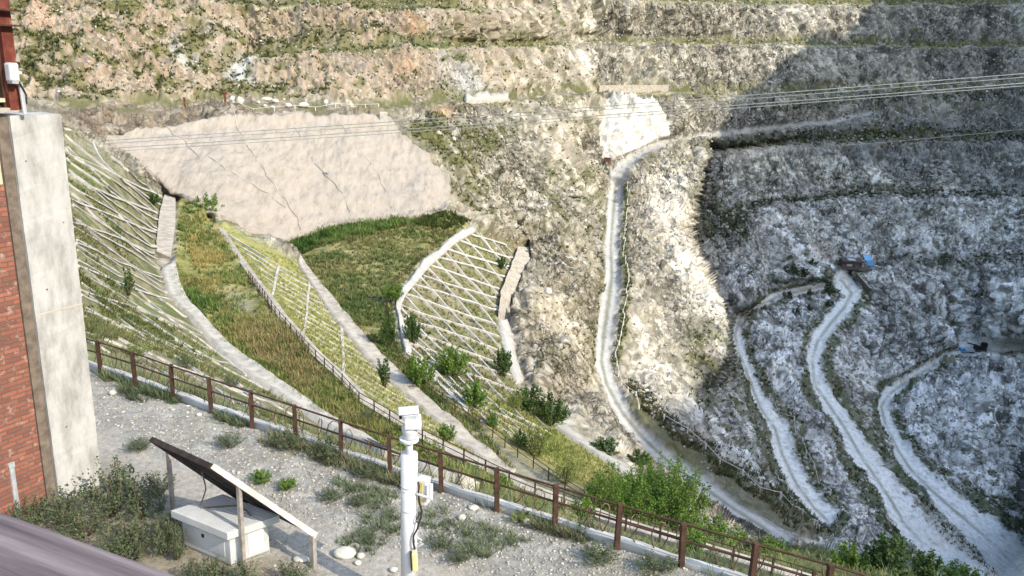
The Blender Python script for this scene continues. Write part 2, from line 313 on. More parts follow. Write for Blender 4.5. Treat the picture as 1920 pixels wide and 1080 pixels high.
for q, c, k in (([(755,32),(775,28),(790,60),(778,75),(762,50)], C3(.44,.25,.13), .6), ([(820,205),(850,205),(855,232),(815,235)], C3(.52,.33,.18), .6), ([(740,112),(770,118),(760,150),(735,150)], C3(.5,.33,.22), .6),
                ([(55,15),(95,20),(105,60),(60,55)], C3(.5,.33,.24), .5),
                ([(425,125),(480,118),(465,160),(430,155)], C3(.42,.45,.48), .8), ([(310,70),(350,90),(390,140),(360,135),(325,110)], C3(.43,.45,.46), .7),
                ([(845,125),(870,130),(895,180),(865,188)], C3(.43,.45,.46), .7), ([(800,100),(830,95),(850,185),(830,190)], C3(.36,.38,.37), .5)):
    ALB = mix(ALB, poly(q, 8, 1.5) * k, c)
# pit rock and whiter crushed limestone, colour lifted further to brighten the shade
PIT = poly([(1300,300),(1400,285),(1990,285),(2400,285),(2400,1330),(1600,1330),(1490,1030),(1330,880),(1270,740),(1360,700)], 14, 2)
PG = np.broadcast_to(C3(.60, .595, .575), P0.shape).copy()
PG = mix(PG, sst(n_mid, -.15, .35) * .8, C3(.80, .79, .76)); PG = mix(PG, sst(-n_mid, .12, .5) * .75, C3(.17, .17, .15))
PG = mix(PG, sst(n_fin, .05, .4) * .65, C3(.84, .83, .80)); PG = mix(PG, sst(-n_fin, .10, .42) * .85, C3(.085, .085, .07))
PG = PG * (1 + .5 * bt)[..., None]; PG = mix(PG, sst(HL, .15, .5) * .6, C3(.72, .715, .70)); PG = mix(PG, sst(-HL, .15, .5) * .5, C3(.25, .25, .235))
ALB = mix(ALB, PIT * .92, PG)
FARUP = poly([(1380,-300),(2400,-300),(2400,285),(1400,285),(1300,300),(1360,170)], 30, 2)
FG = np.broadcast_to(C3(.40, .375, .325), P0.shape).copy(); FG = mix(FG, sst(n_mid, .05, .5) * .8, C3(.46, .45, .42)); FG = mix(FG, sst(-n_mid, .05, .4) * .8, C3(.12, .12, .10)); FG = mix(FG, sst(-n_fin, .1, .4) * .7, C3(.08, .08, .065))
FG = FG * (1 + .5 * bt)[..., None]; FG = mix(FG, sst(-HL, .0, .5) * .45 * sst(PX, 1480, 1700), C3(.16, .16, .145))  # shade painted in: darker patches only on the shadowed right part
ALB = mix(ALB, FARUP * .85, FG)
WHITE = np.maximum.reduce([poly([(1122,196),(1232,193),(1250,235),(1245,258),(1180,290),(1120,312)], 3, .35),
    .95 * poly([(1345,290),(1440,280),(1530,305),(1690,345),(1680,362),(1560,352),(1440,345),(1365,350)], 6, 2) * sst(n_mid, -.5, .1),
    .8 * poly([(1730,345),(1840,350),(1830,362),(1740,360)], 5, 1.5), .8 * poly([(1480,380),(1990,380),(1990,440),(1700,455),(1500,440),(1400,400)], 20, 2) * sst(n_mid, -.2, .3),
    .95 * poly([(1235,300),(1305,310),(1285,380),(1280,430),(1313,500),(1348,580),(1357,660),(1320,650),(1262,520),(1220,420),(1210,350)], 12, 2) * sst(n_mid + n_fin * .6, -.9, -.2),  # pale spur brow, with sunlight painted into the rock colour
    .7 * poly([(1170,600),(1240,600),(1290,700),(1260,730),(1180,700)], 12, 2) * sst(n_mid, -.3, .2),
    .8 * poly([(1060,70),(1120,90),(1110,165),(1030,100)], 10, 2) * sst(n_mid, .0, .3), .6 * poly([(1560,690),(1640,720),(1700,900),(1640,880),(1560,760)], 12, 2)])
ALB = mix(ALB, np.clip(WHITE, 0, 1) * .9, C3(.70, .66, .575) * (1 + .35 * bt)[..., None]); 
FACE = poly([(1122,196),(1232,193),(1250,235),(1245,258),(1180,290),(1120,312)], 2, .35)
ALB = mix(ALB, FACE, C3(.60, .58, .53) * (1 + .10 * bt + .10 * n_fin)[..., None])
ALB = mix(ALB, WHITE * (1 - FACE) * sst(-n_fin, .12, .4) * .7, C3(.22, .21, .18))
DUST = np.clip(np.maximum.reduce([band(E1, 2.0), band(E2, 1.9), band(E3, 2.0)]), 0, 1) * sst(n_mid + .5 * n_big, -.1, .4)
ALB = mix(ALB, DUST * .4, C3(.62, .61, .585))
# dark streaks and patches on the upper right wall
for q in ([(1815,0),(1835,20),(1800,60),(1790,80),(1800,40)], [(1840,5),(1862,10),(1852,90),(1835,85)], [(1845,95),(1868,100),(1860,150),(1838,150)], [(1630,90),(1690,92),(1680,115),(1665,120)], [(1835,180),(1845,185),(1820,215),(1815,215)]):
    ALB = mix(ALB, poly(q, 4, 1.2) * .85, C3(.05, .05, .045))
# brown hill between lattice bank and haul road
BH = poly([(840,200),(1100,190),(1120,330),(1112,700),(1060,790),(985,700),(990,480),(900,430),(840,330)], 16, 2)
ALB = mix(ALB, BH * sst(PY, 380, 560) * .6, C3(.335, .29, .215)); ALB = mix(ALB, BH * sst(-n_fin + .5 * n_mid, .05, .5) * .7, C3(.115, .11, .06))
ALB = mix(ALB, BH * sst(n_pt + n_fin, .5, 1.0) * .5, C3(.52, .50, .44))
CRK = np.maximum(sst(1 - np.abs(vnoise(Q / 3.1, 860)) * 2.2 * (1 + .5 * n_fin), .80, .95), .8 * sst(1 - np.abs(vnoise(Q / 1.4, 861)) * 2.0, .82, .96)) * (1 - FLAT)
ALB = mix(ALB, CRK * (.55 + .3 * np.clip(PIT + FARUP, 0, 1)) * (1 - .7 * FACE) * sst(n_big + n_mid, -.6, .2), C3(.07, .068, .055))
# grass and scrub
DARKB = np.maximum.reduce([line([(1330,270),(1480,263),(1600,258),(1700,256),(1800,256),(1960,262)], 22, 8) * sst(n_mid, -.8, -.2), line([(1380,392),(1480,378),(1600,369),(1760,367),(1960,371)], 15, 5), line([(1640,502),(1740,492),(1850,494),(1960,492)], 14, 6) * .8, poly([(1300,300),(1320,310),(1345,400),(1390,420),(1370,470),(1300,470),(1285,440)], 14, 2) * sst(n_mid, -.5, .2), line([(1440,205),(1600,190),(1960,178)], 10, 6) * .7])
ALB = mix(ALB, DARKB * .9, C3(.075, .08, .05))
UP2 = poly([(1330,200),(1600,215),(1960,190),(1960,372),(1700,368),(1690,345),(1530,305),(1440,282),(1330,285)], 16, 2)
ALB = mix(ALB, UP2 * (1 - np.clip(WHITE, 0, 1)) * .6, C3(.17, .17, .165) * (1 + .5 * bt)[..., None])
GREEN = np.zeros(PX.shape)
def veg(m, k, th, w=.35):
    global GREEN
    GREEN = np.maximum(GREEN, m * k * sst(n_sp + .5 * n_mid, th, th + w))
veg(HILL, .9, .22, .25); veg(HILL * (1 - sst(PX, 300, 620)), 1., -.06, .25)
veg(poly([(20,60),(110,80),(110,130),(40,120)], 10, 2), .9, -.3); veg(poly([(280,60),(400,100),(520,125),(700,205),(350,205),(300,150)], 16, 2), .95, -.05)
veg(poly([(350,100),(480,120),(640,104),(780,90),(1060,82),(1060,70),(780,62),(640,64),(480,80),(300,20),(230,0),(340,20)], 8, 1.2), .95, -.35)
veg(poly([(300,-20),(560,-20),(860,-5),(900,28),(640,20),(420,14)], 6, 1.2), .95, -.4)
veg(line([(1100,82),(1200,79),(1400,82),(1920,87)], 13, 4), 1., -.5); veg(line([(1120,-3),(1400,6),(1920,6)], 13, 4), 1., -.5); veg(line([(460,110),(640,98),(780,87),(860,89),(1060,84)], 15, 5), 1., -.6); veg(line([(400,8),(560,11),(640,12),(780,20),(900,22)], 14, 5), 1., -.6)
veg(poly([(60,75),(200,100),(330,180),(250,200),(120,195)], 14, 2), .8, .0)
veg(line([(120,208),(430,200),(640,208),(860,192),(1000,184),(1120,174),(1380,178),(1600,172),(1920,165)], 26, 7), .95, -.25)
veg(poly([(720,260),(800,235),(960,230),(920,290),(880,330),(840,330),(800,290)], 8, 2), 1., -.35)
veg(poly([(840,340),(900,330),(920,430),(840,400)], 10, 2), .8, -.2)
veg(poly([(1000,330),(1120,310),(1130,470),(1110,520),(1040,440),(980,420),(930,390)], 12, 2), .9, .0)
veg(line([(1128,360),(1122,470),(1112,560),(1104,620),(1100,700)], 18, 6), .8, -.2); veg(line([(1172,360),(1166,460),(1168,560),(1158,640),(1152,690)], 10, 4), .9, -.5)
veg(poly([(1190,300),(1280,275),(1330,275),(1270,330),(1200,330)], 6, 2), .7, -.2)
veg(poly([(1160,740),(1200,760),(1290,850),(1450,950),(1600,1010),(1570,1030),(1430,970),(1260,860),(1180,780)], 10, 2), .95, -.45)
veg(poly([(1290,620),(1380,640),(1400,760),(1500,920),(1460,930),(1330,830),(1280,720)], 14, 2), .85, -.2)
veg(line([(1560,225),(1700,205),(1900,208)], 14, 6), .7, -.3); veg(line([(1330,268),(1480,262),(1700,258),(1850,262)], 20, 8), .85, -.2); veg(line([(1400,378),(1520,372),(1620,364),(1760,362)], 10, 5), .7, -.4)
veg(poly([(1290,330),(1400,380),(1380,440),(1300,470)], 14, 2), .8, -.1)
for E in (E1, E2, E3): veg(np.clip(band(E, 2.3) - band(E, 1.08), 0, 1), .95, -.5)
veg(PIT, .8, .38, .2); veg(FARUP, .7, .32, .2)
veg(poly([(1430,480),(1560,490),(1560,580),(1440,590)], 14, 2), .6, .05)
GCOL = np.broadcast_to(C3(.085, .09, .032), P0.shape).copy(); GCOL = mix(GCOL, sst(n_big + .4 * n_fin, .0, .5), C3(.05, .075, .024)); GCOL = mix(GCOL, sst(n_fin, .25, .6) * .6, C3(.17, .15, .065))
ALB = mix(ALB, np.clip(GREEN, 0, 1) * .92, GCOL)
for ln in ([(450,117),(640,107),(780,93),(860,95),(1000,95),(1100,85)], [(400,15),(560,19),(640,21),(780,27),(900,30)], [(1160,84),(1220,84),(1500,89),(1990,93)], [(1130,1),(1300,7),(1400,13),(1990,11)], [(1100,174),(1250,178),(1400,184)], [(1330,285),(1450,280),(1600,272),(1800,272)]):
    ALB = mix(ALB, line(ln, 2.5, 1.2) * .6, C3(.42, .37, .22))     # dry pale lip of each bench
ALB = mix(ALB, poly([(112,238),(120,212),(430,206),(640,212),(730,214),(640,224),(430,231),(300,247),(196,268)], 6, 1) * (.8 - .35 * sst(n_fin, .0, .4)), C3(.185, .145, .105))
# banks and shelves
T = fbm(P0, 4, 4, 151, .6); T2 = fbm(P0, .8, 3, 161, .7)
def cover(m, cols, base=None):
    global ALB
    A = np.broadcast_to(cols[0], P0.shape).copy()
    A = mix(A, sst(T, -.2, .25), cols[1]); A = mix(A, sst(T2, 0, .4) * .8, cols[2]); A = mix(A, sst(-T2, .05, .45) * .8, cols[3])
    ALB = mix(ALB, m, A)
cover(BANKA, (C3(.20,.19,.115), C3(.12,.145,.05), C3(.30,.275,.19), C3(.09,.10,.045)))
cover(BANKB, (C3(.21,.22,.07), C3(.28,.28,.09), C3(.34,.31,.13), C3(.15,.17,.05)))
cover(BERM1, (C3(.20,.20,.07), C3(.25,.22,.09), C3(.33,.28,.13), C3(.09,.10,.035)))
cover(BERM2, (C3(.19,.18,.075), C3(.14,.15,.05), C3(.29,.255,.14), C3(.08,.085,.033)))
cover(BANKC, (C3(.18,.165,.10), C3(.12,.135,.05), C3(.27,.24,.16), C3(.08,.085,.04)))
cover(poly([(860,760),(960,740),(1050,800),(1150,870),(1190,920),(1100,910),(990,850)], 6, 1), (C3(.20,.21,.06), C3(.27,.27,.09), C3(.33,.30,.13), C3(.13,.15,.05)))
cover(VEG_LOW, (C3(.10,.12,.04), C3(.15,.16,.06), C3(.20,.20,.09), C3(.05,.07,.025)))
for q in ([(640,470),(690,470),(720,460),(640,455)], [(560,440),(590,430),(620,452),(575,462)]): pass
ALB = mix(ALB, poly([(400,560),(450,545),(470,570),(460,600),(420,590)], 10, 2) * .7, C3(.30,.28,.25)); ALB = mix(ALB, poly([(660,555),(730,545),(740,580),(690,590)], 8, 2) * .6, C3(.25,.23,.2))
ALB = mix(ALB, poly([(760,690),(830,760),(990,870),(1080,930),(1000,915),(930,860),(830,775)], 6, 1) * .7, C3(.25,.235,.20))
# roads: pale crushed stone with greyer middle
RC = np.broadcast_to(C3(.56, .55, .525), P0.shape).copy(); RC = mix(RC, sst(T2, -.1, .4) * .6, C3(.68, .67, .645)); RC = mix(RC, sst(-T2, .15, .5) * .7, C3(.27, .265, .24))
for m, ctr in ((ROAD_D, [((a[0]+b[0])/2, (a[1]+b[1])/2) for a, b in zip(D_L, D_R)]), (ROAD_E1, [e[:2] for e in E1]), (ROAD_E2, [e[:2] for e in E2]), (ROAD_E3, [e[:2] for e in E3]), (YARD, None)):
    ALB = mix(ALB, m, RC * .60 if m is ROAD_D else RC * 1.22)
    if ctr: ALB = mix(ALB, m * line(ctr, 4.5, 2.5) * sst(T + T2, -.7, .1) * .85, C3(.17, .175, .10))
for t_ in (.27, .73): ALB = mix(ALB, ROAD_D * line([(a[0]*(1-t_)+b[0]*t_, a[1]*(1-t_)+b[1]*t_) for a, b in zip(D_L, D_R)], 6, 2.5) * .7, C3(.47, .465, .45))
ALB = mix(ALB, poly([(1180,735),(1300,845),(1450,945),(1550,1000),(1500,1010),(1420,968),(1347,921),(1273,866),(1187,782)], 5, 1) * .8, C3(.10, .095, .05))
ALB = mix(ALB, poly([(1500,455),(1545,460),(1575,490),(1520,490)], 5, 1) * .8, C3(.46,.40,.34))
ALB = mix(ALB, poly([(1690,960),(1760,985),(1840,1000),(1990,1090),(1990,1330),(1640,1330),(1660,1070),(1720,1040)], 12, 2) * sst(n_mid, -.6, .0) * .8, RC)
ALB = mix(ALB, poly([(1815,775),(1872,725),(1880,740),(1830,785)], 4, 1) * .9, C3(.62,.61,.58)); ALB = mix(ALB, line([(1820,780),(1795,815),(1790,870),(1800,920)], 10, 5) * .6, C3(.5,.49,.47))
ALB = mix(ALB, poly([(1905,850),(2000,840),(2000,960),(1920,950),(1895,915)], 5, 1) * .9, C3(.02,.025,.02))  # darkness of the deep hole painted into the ground colour
# foreground gravel
FGc = np.broadcast_to(C3(.225, .218, .20), P0.shape).copy(); fn = fbm(P0, .35, 3, 171, .7); fm = fbm(P0, 2.2, 3, 175)
FGc = mix(FGc, sst(fn, .0, .5) * .8, C3(.32, .312, .29)); FGc = mix(FGc, sst(-fn, .05, .5) * .8, C3(.17, .165, .15)); FGc = mix(FGc, sst(fm, .1, .5) * .35, C3(.20,.19,.14))
ALB = mix(ALB, FORE, FGc)
RN = np.broadcast_to(C3(.275, .258, .23), P0.shape).copy(); RN = mix(RN, sst(fn, 0, .6) * .35, C3(.39,.37,.335)); RN = mix(RN, sst(fm, 0, .6) * .4, C3(.35,.33,.29))
ALB = mix(ALB, FORE * ROAD_N, RN)
ALB = mix(ALB, FORE * poly([(100,870),(215,865),(330,950),(350,1010),(520,1050),(640,1100),(500,1330),(-420,1330),(-420,900)], 14, 2) * .75, C3(.16, .14, .10))
ALB = np.clip(ALB, .01, .86)

# ------------------------------------------------------------------ mesh + object helpers
def mesh_np(name, V, F, mat, parent=None, col=None, smooth=False):
    V = np.asarray(V, np.float32); F = np.asarray(F, np.int32); me = bpy.data.meshes.new(name)
    me.vertices.add(len(V)); me.vertices.foreach_set('co', V.ravel())
    n = F.shape[1]; me.loops.add(F.size); me.loops.foreach_set('vertex_index', F.ravel()); me.polygons.add(len(F))
    me.polygons.foreach_set('loop_start', np.arange(0, F.size, n, dtype=np.int32))
    if smooth: me.polygons.foreach_set('use_smooth', np.ones(len(F), bool))
    if col is not None:
        at = me.color_attributes.new('albedo', 'FLOAT_COLOR', 'POINT'); c = np.ones((len(V), 4), np.float32); col = np.asarray(col); c[:, :col.shape[1]] = col; at.data.foreach_set('color', c.ravel())
    me.update(calc_edges=True); me.validate()
    if mat: me.materials.append(mat)
    o = bpy.data.objects.new(name, me); COL.objects.link(o)
    if parent is not None: o.parent = parent
    return o
def empty(name, loc=(0, 0, 0), rz=0):
    o = bpy.data.objects.new(name, None); COL.objects.link(o); o.location = loc; o.rotation_euler = (0, 0, rz); o.empty_display_size = .2; return o
def tag(o, label, cat, group=None):
    o['label'] = label; o['category'] = cat
    if group: o['group'] = group
    return o
def structure(o): o['kind'] = 'structure'; return o
def stuff(o, label, cat): o['kind'] = 'stuff'; o['label'] = label; o['category'] = cat; return o
class MB:
    def __init__(s): s.v = []; s.f = []; s.n = 0
    def add(s, V, F):
        s.v.append(np.asarray(V, float)); s.f += [tuple(i + s.n for i in f) for f in F]; s.n += len(V)
    def box(s, c, size, rot=None, bev=0):
        x, y, z = [q / 2 for q in size]; V = np.array([(-x,-y,-z),(x,-y,-z),(x,y,-z),(-x,y,-z),(-x,-y,z),(x,-y,z),(x,y,z),(-x,y,z)])
        if rot is not None: V = V @ np.asarray(rot).T
        s.add(V + np.asarray(c, float), [(0,3,2,1),(4,5,6,7),(0,1,5,4),(1,2,6,5),(2,3,7,6),(3,0,4,7)])
    def bar(s, a, b, w, h=None, up=(0, 0, 1)):
        a = np.asarray(a, float); b = np.asarray(b, float); d = b - a; L = np.linalg.norm(d); d /= L; up = np.asarray(up, float)
        if abs(d @ up) > .98: up = np.array([0., 1, 0])
        sx = np.cross(d, up); sx /= np.linalg.norm(sx); uz = np.cross(sx, d); h = h or w
        s.box((a + b) / 2, (w, L, h), np.stack([sx, d, uz], 1))
    def tube(s, pts, r, n=6, cap=True):
        pts = np.asarray(pts, float); m = len(pts); rr = np.broadcast_to(np.asarray(r, float), (m,))
        T = np.gradient(pts, axis=0); T /= np.linalg.norm(T, axis=1, keepdims=True) + 1e-12
        up = np.array([0, 0, 1.]) if abs(T[0] @ [0, 0, 1]) < .9 else np.array([1., 0, 0]); V = []
        for k in range(m):
            a = np.cross(T[k], up); a /= np.linalg.norm(a) + 1e-12; b = np.cross(a, T[k]); up = b
            for q in range(n):
                t = 2 * math.pi * q / n; V.append(pts[k] + rr[k] * (math.cos(t) * a + math.sin(t) * b))
        F = [(k*n+q, k*n+(q+1) % n, (k+1)*n+(q+1) % n, (k+1)*n+q) for k in range(m-1) for q in range(n)]
        if cap: F += [tuple(range(n))[::-1], tuple(range((m-1)*n, m*n))]
        s.add(V, F)
    def ribbon(s, pts, w, h, ups):      # beam lying on a slope: rectangular section along a polyline
        pts = np.asarray(pts, float); T = np.gradient(pts, axis=0); T /= np.linalg.norm(T, axis=1, keepdims=True) + 1e-12
        ups = np.asarray(ups, float); sx = np.cross(T, ups); sx /= np.linalg.norm(sx, axis=1, keepdims=True) + 1e-12; m = len(pts)
        V = np.stack([pts - sx*w/2 - ups*h*.6, pts + sx*w/2 - ups*h*.6, pts + sx*w/2 + ups*h, pts - sx*w/2 + ups*h], 1).reshape(-1, 3)
        F = [(k*4+q, k*4+(q+1) % 4, k*4+4+(q+1) % 4, k*4+4+q) for k in range(m-1) for q in range(4)] + [(3,2,1,0), tuple(range(m*4-4, m*4))]
        s.add(V, F)
    def build(s, name, mat, parent=None, smooth=False, bevel=0):
        me = bpy.data.meshes.new(name); me.from_pydata(np.concatenate(s.v).tolist(), [], s.f); me.update()
        if mat: me.materials.append(mat)
        if smooth: me.polygons.foreach_set('use_smooth', np.ones(len(me.polygons), bool))
        o = bpy.data.objects.new(name, me); COL.objects.link(o)
        if parent is not None: o.parent = parent; o.matrix_parent_inverse = Matrix.LocRotScale(parent.location, parent.rotation_euler, parent.scale).inverted()
        if bevel:
            b = o.modifiers.new('bevel', 'BEVEL'); b.width = bevel; b.segments = 2; b.limit_method = 'ANGLE'
        return o

# ------------------------------------------------------------------ materials
def mat_attr(name, rough=.95, var=.35, scale=2.5, bump=.0, trans=0, spec=.2):
    m = bpy.data.materials.new(name); m.use_nodes = True; n = m.node_tree; b = n.nodes['Principled BSDF']
    b.inputs['Roughness'].default_value = rough; b.inputs['Specular IOR Level'].default_value = spec
    a = n.nodes.new('ShaderNodeAttribute'); a.attribute_name = 'albedo'
    tc = n.nodes.new('ShaderNodeTexCoord'); no = n.nodes.new('ShaderNodeTexNoise'); no.inputs['Scale'].default_value = scale; no.inputs['Detail'].default_value = 6; no.inputs['Roughness'].default_value = .7
    n.links.new(tc.outputs['Object'], no.inputs['Vector'])
    mr = n.nodes.new('ShaderNodeMapRange'); mr.inputs[1].default_value = .3; mr.inputs[2].default_value = .7; mr.inputs[3].default_value = 1 - var; mr.inputs[4].default_value = 1 + var
    n.links.new(no.outputs['Fac'], mr.inputs[0])
    mx = n.nodes.new('ShaderNodeVectorMath'); mx.operation = 'SCALE'; n.links.new(a.outputs['Color'], mx.inputs[0]); n.links.new(mr.outputs[0], mx.inputs['Scale'])
    n.links.new(mx.outputs[0], b.inputs['Base Color'])
    if bump:
        bp = n.nodes.new('ShaderNodeBump'); bp.inputs['Strength'].default_value = bump; bp.inputs['Distance'].default_value = .15; n.links.new(no.outputs['Fac'], bp.inputs['Height']); n.links.new(bp.outputs[0], b.inputs['Normal'])
    if trans:
        tr = n.nodes.new('ShaderNodeBsdfTranslucent'); n.links.new(mx.outputs[0], tr.inputs[0]); ms = n.nodes.new('ShaderNodeMixShader'); ms.inputs[0].default_value = trans
        n.links.new(b.outputs[0], ms.inputs[1]); n.links.new(tr.outputs[0], ms.inputs[2]); n.links.new(ms.outputs[0], n.nodes['Material Output'].inputs[0])
    return m
def mat_noise(name, c1, c2, scale=3, rough=.9, metal=0, bump=.1, lo=.4, hi=.62, c3=None, stretch=(1, 1, 1), dist=.02, spec=.3):
    m = bpy.data.materials.new(name); m.use_nodes = True; n = m.node_tree; b = n.nodes['Principled BSDF']
    b.inputs['Roughness'].default_value = rough; b.inputs['Metallic'].default_value = metal; b.inputs['Specular IOR Level'].default_value = spec
    tc = n.nodes.new('ShaderNodeTexCoord'); mp = n.nodes.new('ShaderNodeMapping'); mp.inputs['Scale'].default_value = stretch; n.links.new(tc.outputs['Object'], mp.inputs[0])
    no = n.nodes.new('ShaderNodeTexNoise'); no.inputs['Scale'].default_value = scale; no.inputs['Detail'].default_value = 8; no.inputs['Roughness'].default_value = .65; n.links.new(mp.outputs[0], no.inputs['Vector'])
    cr = n.nodes.new('ShaderNodeValToRGB'); cr.color_ramp.elements[0].position = lo; cr.color_ramp.elements[0].color = (*c1, 1); cr.color_ramp.elements[1].position = hi; cr.color_ramp.elements[1].color = (*c2, 1)
    if c3: e = cr.color_ramp.elements.new(min(.98, hi + .1)); e.color = (*c3, 1)
    n.links.new(no.outputs['Fac'], cr.inputs[0]); n.links.new(cr.outputs[0], b.inputs['Base Color'])
    if bump:
        bp = n.nodes.new('ShaderNodeBump'); bp.inputs['Strength'].default_value = bump; bp.inputs['Distance'].default_value = dist; n.links.new(no.outputs['Fac'], bp.inputs['Height']); n.links.new(bp.outputs[0], b.inputs['Normal'])
    return m
def mat_rock(name):
    m = bpy.data.materials.new(name); m.use_nodes = True; n = m.node_tree; b = n.nodes['Principled BSDF']; N = n.nodes.new; Lk = n.links.new
    b.inputs['Roughness'].default_value = .95; b.inputs['Specular IOR Level'].default_value = .15
    a = N('ShaderNodeAttribute'); a.attribute_name = 'albedo'; tc = N('ShaderNodeTexCoord'); mp = N('ShaderNodeMapping'); mp.inputs['Rotation'].default_value = (R_(25), R_(30), 0); mp.inputs['Scale'].default_value = (1, 1, .55); Lk(tc.outputs['Object'], mp.inputs[0])
    wn = N('ShaderNodeTexNoise'); wn.inputs['Scale'].default_value = .55; wn.inputs['Detail'].default_value = 5; Lk(mp.outputs[0], wn.inputs['Vector'])
    wv = N('ShaderNodeVectorMath'); wv.operation = 'MULTIPLY_ADD'; wv.inputs[1].default_value = (2.2, 2.2, 2.2); Lk(wn.outputs['Color'], wv.inputs[0]); Lk(mp.outputs[0], wv.inputs[2])
    big = N('ShaderNodeTexNoise'); big.inputs['Scale'].default_value = .09; big.inputs['Detail'].default_value = 3; Lk(tc.outputs['Object'], big.inputs['Vector'])
    cur = a.outputs['Color']; hts = []
    for sc_, wd_, dk in ((.40, .15, .42), (1.05, .20, .60)):
        v = N('ShaderNodeTexVoronoi'); v.feature = 'DISTANCE_TO_EDGE'; v.inputs['Scale'].default_value = sc_; Lk(wv.outputs[0], v.inputs['Vector'])
        wr = N('ShaderNodeMapRange'); wr.inputs[1].default_value = .38; wr.inputs[2].default_value = .62; wr.inputs[3].default_value = .01; wr.inputs[4].default_value = wd_; Lk(big.outputs['Fac'], wr.inputs[0])
        mr = N('ShaderNodeMapRange'); mr.interpolation_type = 'SMOOTHSTEP'; mr.inputs[1].default_value = 0; Lk(wr.outputs[0], mr.inputs[2]); mr.inputs[3].default_value = dk; mr.inputs[4].default_value = 1.0; Lk(v.outputs['Distance'], mr.inputs[0]); hts.append(mr)
        mm = N('ShaderNodeMath'); mm.operation = 'SUBTRACT'; mm.inputs[0].default_value = 1; Lk(mr.outputs[0], mm.inputs[1])
        m2 = N('ShaderNodeMath'); m2.operation = 'MULTIPLY'; Lk(mm.outputs[0], m2.inputs[0]); Lk(a.outputs['Alpha'], m2.inputs[1])
        m3 = N('ShaderNodeMath'); m3.operation = 'SUBTRACT'; m3.inputs[0].default_value = 1; Lk(m2.outputs[0], m3.inputs[1])
        vs = N('ShaderNodeVectorMath'); vs.operation = 'SCALE'; Lk(cur, vs.inputs[0]); Lk(m3.outputs[0], vs.inputs['Scale']); cur = vs.outputs[0]
    fn_ = N('ShaderNodeTexNoise'); fn_.inputs['Scale'].default_value = 1.5; fn_.inputs['Detail'].default_value = 7; fn_.inputs['Roughness'].default_value = .78; Lk(mp.outputs[0], fn_.inputs['Vector'])
    fr = N('ShaderNodeMapRange'); fr.inputs[1].default_value = .36; fr.inputs[2].default_value = .64; fr.inputs[3].default_value = .52; fr.inputs[4].default_value = 1.42; Lk(fn_.outputs['Fac'], fr.inputs[0])
    am = N('ShaderNodeMath'); am.operation = 'MULTIPLY_ADD'; am.inputs[1].default_value = .6; am.inputs[2].default_value = .4; Lk(a.outputs['Alpha'], am.inputs[0])
    f1 = N('ShaderNodeMath'); f1.operation = 'SUBTRACT'; f1.inputs[1].default_value = 1.0; Lk(fr.outputs[0], f1.inputs[0]); f2 = N('ShaderNodeMath'); f2.operation = 'MULTIPLY_ADD'; f2.inputs[2].default_value = 1.0; Lk(f1.outputs[0], f2.inputs[0]); Lk(am.outputs[0], f2.inputs[1])
    vs = N('ShaderNodeVectorMath'); vs.operation = 'SCALE'; Lk(cur, vs.inputs[0]); Lk(f2.outputs[0], vs.inputs['Scale']); Lk(vs.outputs[0], b.inputs['Base Color'])
    hs = N('ShaderNodeMath'); hs.operation = 'ADD'; Lk(fn_.outputs['Fac'], hs.inputs[0]); Lk(hts[0].outputs[0], hs.inputs[1])
    bp = N('ShaderNodeBump'); bp.inputs['Distance'].default_value = .55; bs_ = N('ShaderNodeMath'); bs_.operation = 'MULTIPLY_ADD'; bs_.inputs[1].default_value = .75; bs_.inputs[2].default_value = .12; Lk(a.outputs['Alpha'], bs_.inputs[0]); Lk(bs_.outputs[0], bp.inputs['Strength']); Lk(hs.outputs[0], bp.inputs['Height']); Lk(bp.outputs[0], b.inputs['Normal'])
    return m
M = {}
M['ground'] = mat_rock('rock_and_soil'); M['rubble'] = mat_attr('broken_rock', .95, .3, 2, .3)
M['near'] = mat_attr('gravel_ground', .95, .30, 9, .35)
M['leaf'] = mat_attr('leaves', .6, .15, 3, 0, .3, .3)
M['grass'] = mat_attr('weeds', .8, .1, 3, 0, .25, .2)
M['stone'] = mat_noise('stone', (.34,.33,.30), (.58,.565,.53), 5, .9, 0, .4)
M['palestone'] = mat_noise('pale_stone', (.38,.36,.31), (.54,.52,.475), 4, .9, 0, .4)
M['shot'] = mat_noise('sprayed_concrete', (.205,.182,.155), (.295,.263,.226), 1.1, .95, 0, 1.0, .28, .50, (.32,.287,.25), stretch=(1.3, .35, .35), dist=.25)
M['strip'] = mat_noise('weathered_concrete', (.28,.265,.235), (.46,.44,.40), 1.3, .95, 0, .4, .35, .65)
M['beam'] = mat_noise('pale_concrete', (.28,.255,.22), (.42,.385,.335), 1.5, .95, 0, .3)
M['capw'] = mat_noise('white_concrete', (.34,.33,.31), (.46,.445,.42), 1.2, .95, 0, .3)
M['column'] = mat_noise('painted_concrete', (.215,.215,.205), (.365,.365,.365), 2.2, .9, 0, .9, .30, .52, (.41,.41,.41), stretch=(1.6, 1.6, .5), dist=.05)
M['mortar'] = mat_noise('brown_mortar', (.10,.08,.065), (.17,.14,.115), 6, .95, 0, .5)
M['plaster'] = mat_noise('old_plaster', (.36,.31,.23), (.52,.46,.36), 2.5, .95, 0, .4)
M['rust'] = mat_noise('rusty_steel', (.035,.020,.015), (.085,.042,.028), 7, .75, .2, .3, .35, .65)
M['rust2'] = mat_noise('flaking_red_steel', (.10,.022,.015), (.16,.045,.03), 5, .7, .1, .4, .42, .60, (.42,.30,.24))
M['darkrust'] = mat_noise('dark_rusty_wire', (.07,.045,.03), (.20,.145,.095), 9, .8, .2, .1)
M['railtop'] = mat_noise('sunlit_rusty_rail', (.14,.065,.03), (.27,.15,.065), 5, .7, .2, .2)  # warm sunlight put into the rust colour; not assigned
